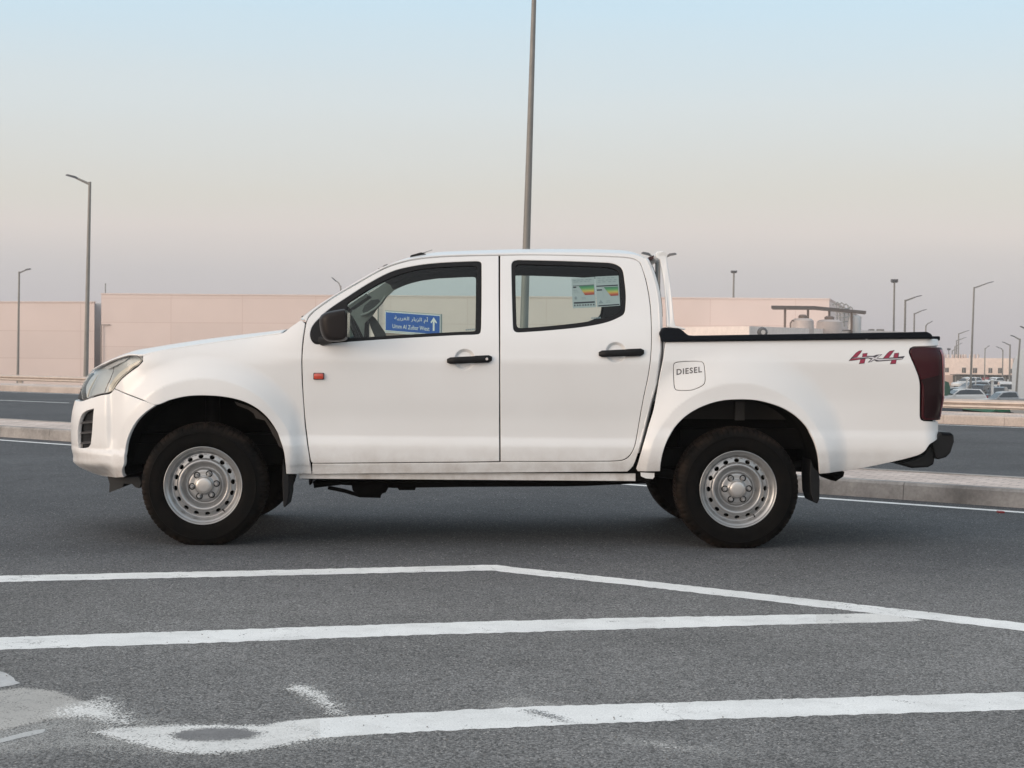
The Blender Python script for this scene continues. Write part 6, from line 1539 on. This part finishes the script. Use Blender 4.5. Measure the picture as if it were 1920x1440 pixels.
for u in (0.18, 0.82):
    q = s0+ux*(W_*u)-un*0.1; b = MB(); b.tube([(q.x, q.y, -0.3), (q.x, q.y, q.z-0.05)], 0.045, 10); b.build('post', M['galv'], sign, smooth=True)
# ================================================================== PARKED CARS far behind
def car_proto(kind, m, label, group):
    """nose towards -x, wheels on z=0"""
    root = empty('parked_'+kind, (0, 0, 0), label, {'suv': 'car', 'sedan': 'car', 'pickup': 'pickup truck', 'van': 'van'}[kind], group)
    if kind == 'suv':
        low = [(-2.35, 0.45), (-2.38, 0.75), (-2.25, 0.95), (-1.2, 1.08), (-0.9, 1.12), (2.2, 1.15), (2.35, 0.9), (2.35, 0.45)]; cab = [(-1.15, 1.08), (-0.35, 1.66), (0.3, 1.74), (1.8, 1.70), (2.25, 1.14)]
    elif kind == 'sedan':
        low = [(-2.3, 0.4), (-2.35, 0.62), (-2.2, 0.80), (-1.1, 0.94), (1.5, 0.98), (2.25, 0.92), (2.35, 0.65), (2.3, 0.4)]; cab = [(-1.05, 0.93), (-0.35, 1.38), (0.2, 1.45), (0.95, 1.42), (1.75, 0.97)]
    elif kind == 'pickup':
        low = [(-2.55, 0.55), (-2.6, 0.85), (-2.45, 1.02), (-1.3, 1.12), (0.9, 1.15), (2.6, 1.12), (2.65, 0.6), (2.6, 0.55)]; cab = [(-1.25, 1.11), (-0.6, 1.68), (0.0, 1.76), (0.75, 1.74), (0.95, 1.14)]
    else:
        low = [(-2.4, 0.45), (-2.45, 0.8), (-2.3, 1.1), (2.4, 1.15), (2.45, 0.5)]; cab = [(-2.25, 1.1), (-1.6, 1.85), (-1.2, 2.0), (2.3, 2.0), (2.4, 1.14)]
    hw_ = 0.92
    b = MB(); b.prism(low, -hw_, hw_); bo = b.build('body', m, root); bv = bo.modifiers.new('b', 'BEVEL'); bv.width = 0.09; bv.segments = 3; bv.limit_method = 'ANGLE'
    V = []; k = len(cab); zb_ = cab[0][1]; zt_ = max(c[1] for c in cab)
    for s in (-1, 1):
        for x, z in cab: V.append((x, s*(hw_-0.06-0.20*(z-zb_)/(zt_-zb_)), z))
    b = MB(); b.addm(V, [tuple(range(k)), tuple(range(2*k-1, k-1, -1))]+[(i, k+i, k+(i+1) % k, (i+1) % k) for i in range(k)]); co = b.build('cabin', m, root); bv = co.modifiers.new('b', 'BEVEL'); bv.width = 0.07; bv.segments = 3; bv.limit_method = 'ANGLE'
    # glazing: side panes, front and rear screens
    cx = sum(c[0] for c in cab)/k; cz = (zb_+zt_)/2
    ins = [(cx+(x-cx)*0.86, cz+(z-cz)*0.70+0.02) for x, z in cab]
    for s in (-1, 1):
        pv = [(x, s*(hw_-0.06-0.20*(z-zb_)/(zt_-zb_)+0.012), z) for x, z in ins]; mk('side_window', pv, [tuple(range(k))], M['carglass'], root)
    for (a, c) in ((0, 1), (k-2, k-1)):
        (xa, za), (xc, zc) = cab[a], cab[c]; n_ = Vector((za-zc, 0, xc-xa)).normalized(); n_ = n_ if n_.z > 0 else -n_
        pv = []
        for t, sgn in ((0.12, -1), (0.12, 1), (0.85, 1), (0.85, -1)):
            x = xa+(xc-xa)*(t if za < zc else 1-t); z = za+(zc-za)*(t if za < zc else 1-t); pv.append((x+n_.x*0.015, sgn*(hw_-0.14-0.18*(z-zb_)/(zt_-zb_)), z+n_.z*0.015))
        mk('windscreen' if a == 0 else 'rear_window', pv, [(0, 1, 2, 3)], M['carglass'], root)
    for x in (-1.45, 1.45):
        for s in (-1, 1):
            b = MB(); b.lathe([(0.0, -0.02), (0.21, -0.03), (0.22, 0.0), (0.33, 0.0), (0.345, 0.03), (0.345, 0.20), (0.30, 0.22), (0, 0.22)], x, 0, 0.345, n=24)
            b.v = [(p[0], (p[1]-hw_-0.01) if s < 0 else (hw_+0.01-p[1]), p[2]) for p in b.v]; wo_ = b.build('wheel', M['tyre2'], root)
            b = MB(); b.lathe([(0.0, -0.035), (0.19, -0.04), (0.21, -0.02)], x, 0, 0.345, n=20); b.v = [(p[0], (p[1]-hw_-0.01) if s < 0 else (hw_+0.01-p[1]), p[2]) for p in b.v]; b.build('rim', M['rim'], wo_)
    for s in (-1, 1):
        b = MB(); b.box(low[0][0]-0.05, low[0][0]+0.16, s*0.72-0.16, s*0.72+0.16, low[1][1]-0.03, low[1][1]+0.11, 0.03); b.build('headlight', M['reflector'], root)
        b = MB(); b.box(low[-1][0]-0.06, low[-1][0]+0.045, s*0.78-0.1, s*0.78+0.1, low[-2][1]-0.05, low[-2][1]+0.22, 0.02); b.build('tail_light', M['redlens2'], root)
        b = MB(); b.box(cab[0][0]+0.15, cab[0][0]+0.3, s*0.98-0.1, s*0.98+0.1, zb_, zb_+0.14, 0.03); b.build('wing_mirror', m, root)
    return root
M['carglass'] = mat('car_window_tint', (0.02, 0.025, 0.032), 0.08, coat=0.5); M['tyre2'] = mat('far_tyre', (0.02, 0.02, 0.02), 0.8)
CW = mat('car_white', (0.72, 0.72, 0.71), 0.3, coat=0.6); CS = mat('car_silver', (0.40, 0.41, 0.42), 0.35, metal=0.5, coat=0.5); CD = mat('car_dark', (0.03, 0.034, 0.042), 0.3, coat=0.6); CR = mat('car_red', (0.25, 0.04, 0.04), 0.3, coat=0.6); CG = mat('car_grey', (0.14, 0.145, 0.15), 0.35, coat=0.5)
protos = {}
GRP = 'cars parked beyond the guardrail'
def place(kind, m, px, D, rot, label, dz=0.0):
    key = (kind, m.name); p = pt(px, 700, D); z = zter(p.x, p.y)+dz
    if key not in protos: r = car_proto(kind, m, label, GRP); protos[key] = r; r.location = (p.x, p.y, z); r.rotation_euler = (0, 0, rot); return r
    s = protos[key]; r = s.copy(); C.objects.link(r); copy_children(s, r); r.location = (p.x, p.y, z); r.rotation_euler = (0, 0, rot); r['label'] = label; return r
place('suv', CW, 1800, 150, 0.12, 'white estate car with dark windows just behind the guardrail, next to the tail light')
place('suv', CD, 1770, 60, 0.05, 'dark estate car glimpsed under the guardrail beside the tail light', dz=-0.05)
place('suv', CG, 1990, 62, 0.05, 'grey estate car glimpsed under the guardrail at the right edge', dz=-0.1)
place('pickup', CD, 1780, 152, 0.4, 'dark pickup parked behind the white estate car')
place('suv', CD, 1836, 172, 0.9, 'black off-roader parked in front of the glass shop, left of the white post')
place('suv', CW, 1853, 200, 0.3, 'white off-roader in the middle of the car park, before the shop')
place('sedan', CS, 1838, 215, 0.15, 'silver saloon in the row before the glass shop front')
place('pickup', CW, 1868, 225, 0.5, 'white pickup parked before the shop, under the magenta sign')
place('suv', CD, 1871, 160, 1.1, 'dark blue off-roader right of the white post')
place('sedan', CR, 1845, 185, 0.7, 'small red car squeezed between white ones before the shop')
place('van', CW, 1886, 175, 1.3, 'white van parked beside the white hall')
place('suv', CS, 1822, 190, 0.2, 'silver off-roader left of the tall lamp in the car park')
place('suv', CW, 1815, 225, 0.5, 'white off-roader furthest back, at the left of the shop front')
place('pickup', CS, 1886, 140, 0.1, 'silver pickup close behind the guardrail at the right')
# green covered trailer and green skip
def greenbox(px, py, D, wd, h, label, nm, cat):
    p = pt(px, py, D); z = p.z-h; root = empty(nm, (p.x, p.y, z), label, cat); GM = bpy.data.materials.get('green_sheet') or mat('green_sheet', (0.012, 0.10, 0.055), 0.6, var=0.15, vscale=1.5)
    q = [(-wd/2, 0.35), (-wd/2, h*0.72), (-wd*0.38, h*0.94), (0, h), (wd*0.38, h*0.94), (wd/2, h*0.72), (wd/2, 0.35)]
    b = MB(); b.prism([(p.x+a, z+c) for a, c in q], p.y, p.y+2.2); b.build('cover', GM, root)
    b = MB(); b.box(p.x-wd/2, p.x+wd/2, p.y, p.y+2.2, z+0.2, z+0.345); b.build('deck', M['under'], root)
    for s in (-0.3, 0.3): b = MB(); b.lathe([(0, 0), (0.3, 0), (0.34, 0.05), (0.34, 0.2), (0, 0.2)], p.x+wd*s, p.y-0.05, z+0.05, n=16); b.build('wheel', M['tyre2'], root)
greenbox(1768.5, 713.5, 150, 1.35, 2.3, 'trailer under a rounded green cover, next to the tail light', 'covered_trailer', 'trailer')
greenbox(1879, 762, 36, 0.42, 0.5, 'green covered cart glimpsed under the guardrail at the right', 'covered_cart', 'cart')
# gate posts and white poles of the car park
for k, (px, y0, D, lab) in enumerate([(1861, 714, 150, 'thick white post standing in the car park below the shop sign'), (1813, 711, 170, 'thin white post left of the tall lamp in the car park'), (1829.5, 709.5, 172, 'thin white post right of the tall lamp in the car park'), (1890, 714, 180, 'slim white post with a round cap beside the white hall')]):
    q = pt(px, y0, D); z0 = zter(q.x, q.y); b = MB(); r = [0.13, 0.07, 0.07, 0.05][k]; b.tube([(q.x, q.y, z0), (q.x, q.y, q.z)], r, 10); b.lathe([(r*1.5, -0.05), (r*2.0, 0.05), (r*1.2, 0.14), (0, 0.16)], q.x, q.y, q.z, n=10, axis='z')
    o = b.build('white_post', CW, None, smooth=True, loc=(q.x, q.y, z0)); setprops(o, lab, 'post', 'white posts in the car park')
# truck label within the word limit
truck['label'] = 'white double cab pickup truck seen from the side, nose to the left'

for o in list(bpy.data.objects):
    if o.type == 'MESH' and o.name.split('.')[0] in ('sill_flange', 'roof_rail_trim', 'decal_red_fill', 'decal_stripe', 'print', 'fine_print', 'front_suspension', 'slat', 'grille_bar', 'pale_streak', 'window_guard_bar', 'transmission', 'rear_axle', 'floodlights', 'chassis_frame', 'bed_box', 'floor_pan', 'tow_hook', 'bed_strut', 'drain_pipe', 'hoop') and not o.modifiers: split_islands(o)

# ---- the evening air: one closed box of thin, even haze
b = MB(); b.box(-300, 330, -40, 420, -9.5, 24.0); hz = b.build('haze', None); setprops(hz, kind='stuff')
hm = bpy.data.materials.new('haze_air'); hm.use_nodes = True; t = hm.node_tree; t.nodes.clear(); o_ = t.nodes.new('ShaderNodeOutputMaterial'); pv = t.nodes.new('ShaderNodeVolumePrincipled')
pv.inputs['Color'].default_value = (1.0, 0.99, 0.985, 1); pv.inputs['Density'].default_value = 0.0006; t.links.new(pv.outputs[0], o_.inputs['Volume']); hz.data.materials.append(hm)
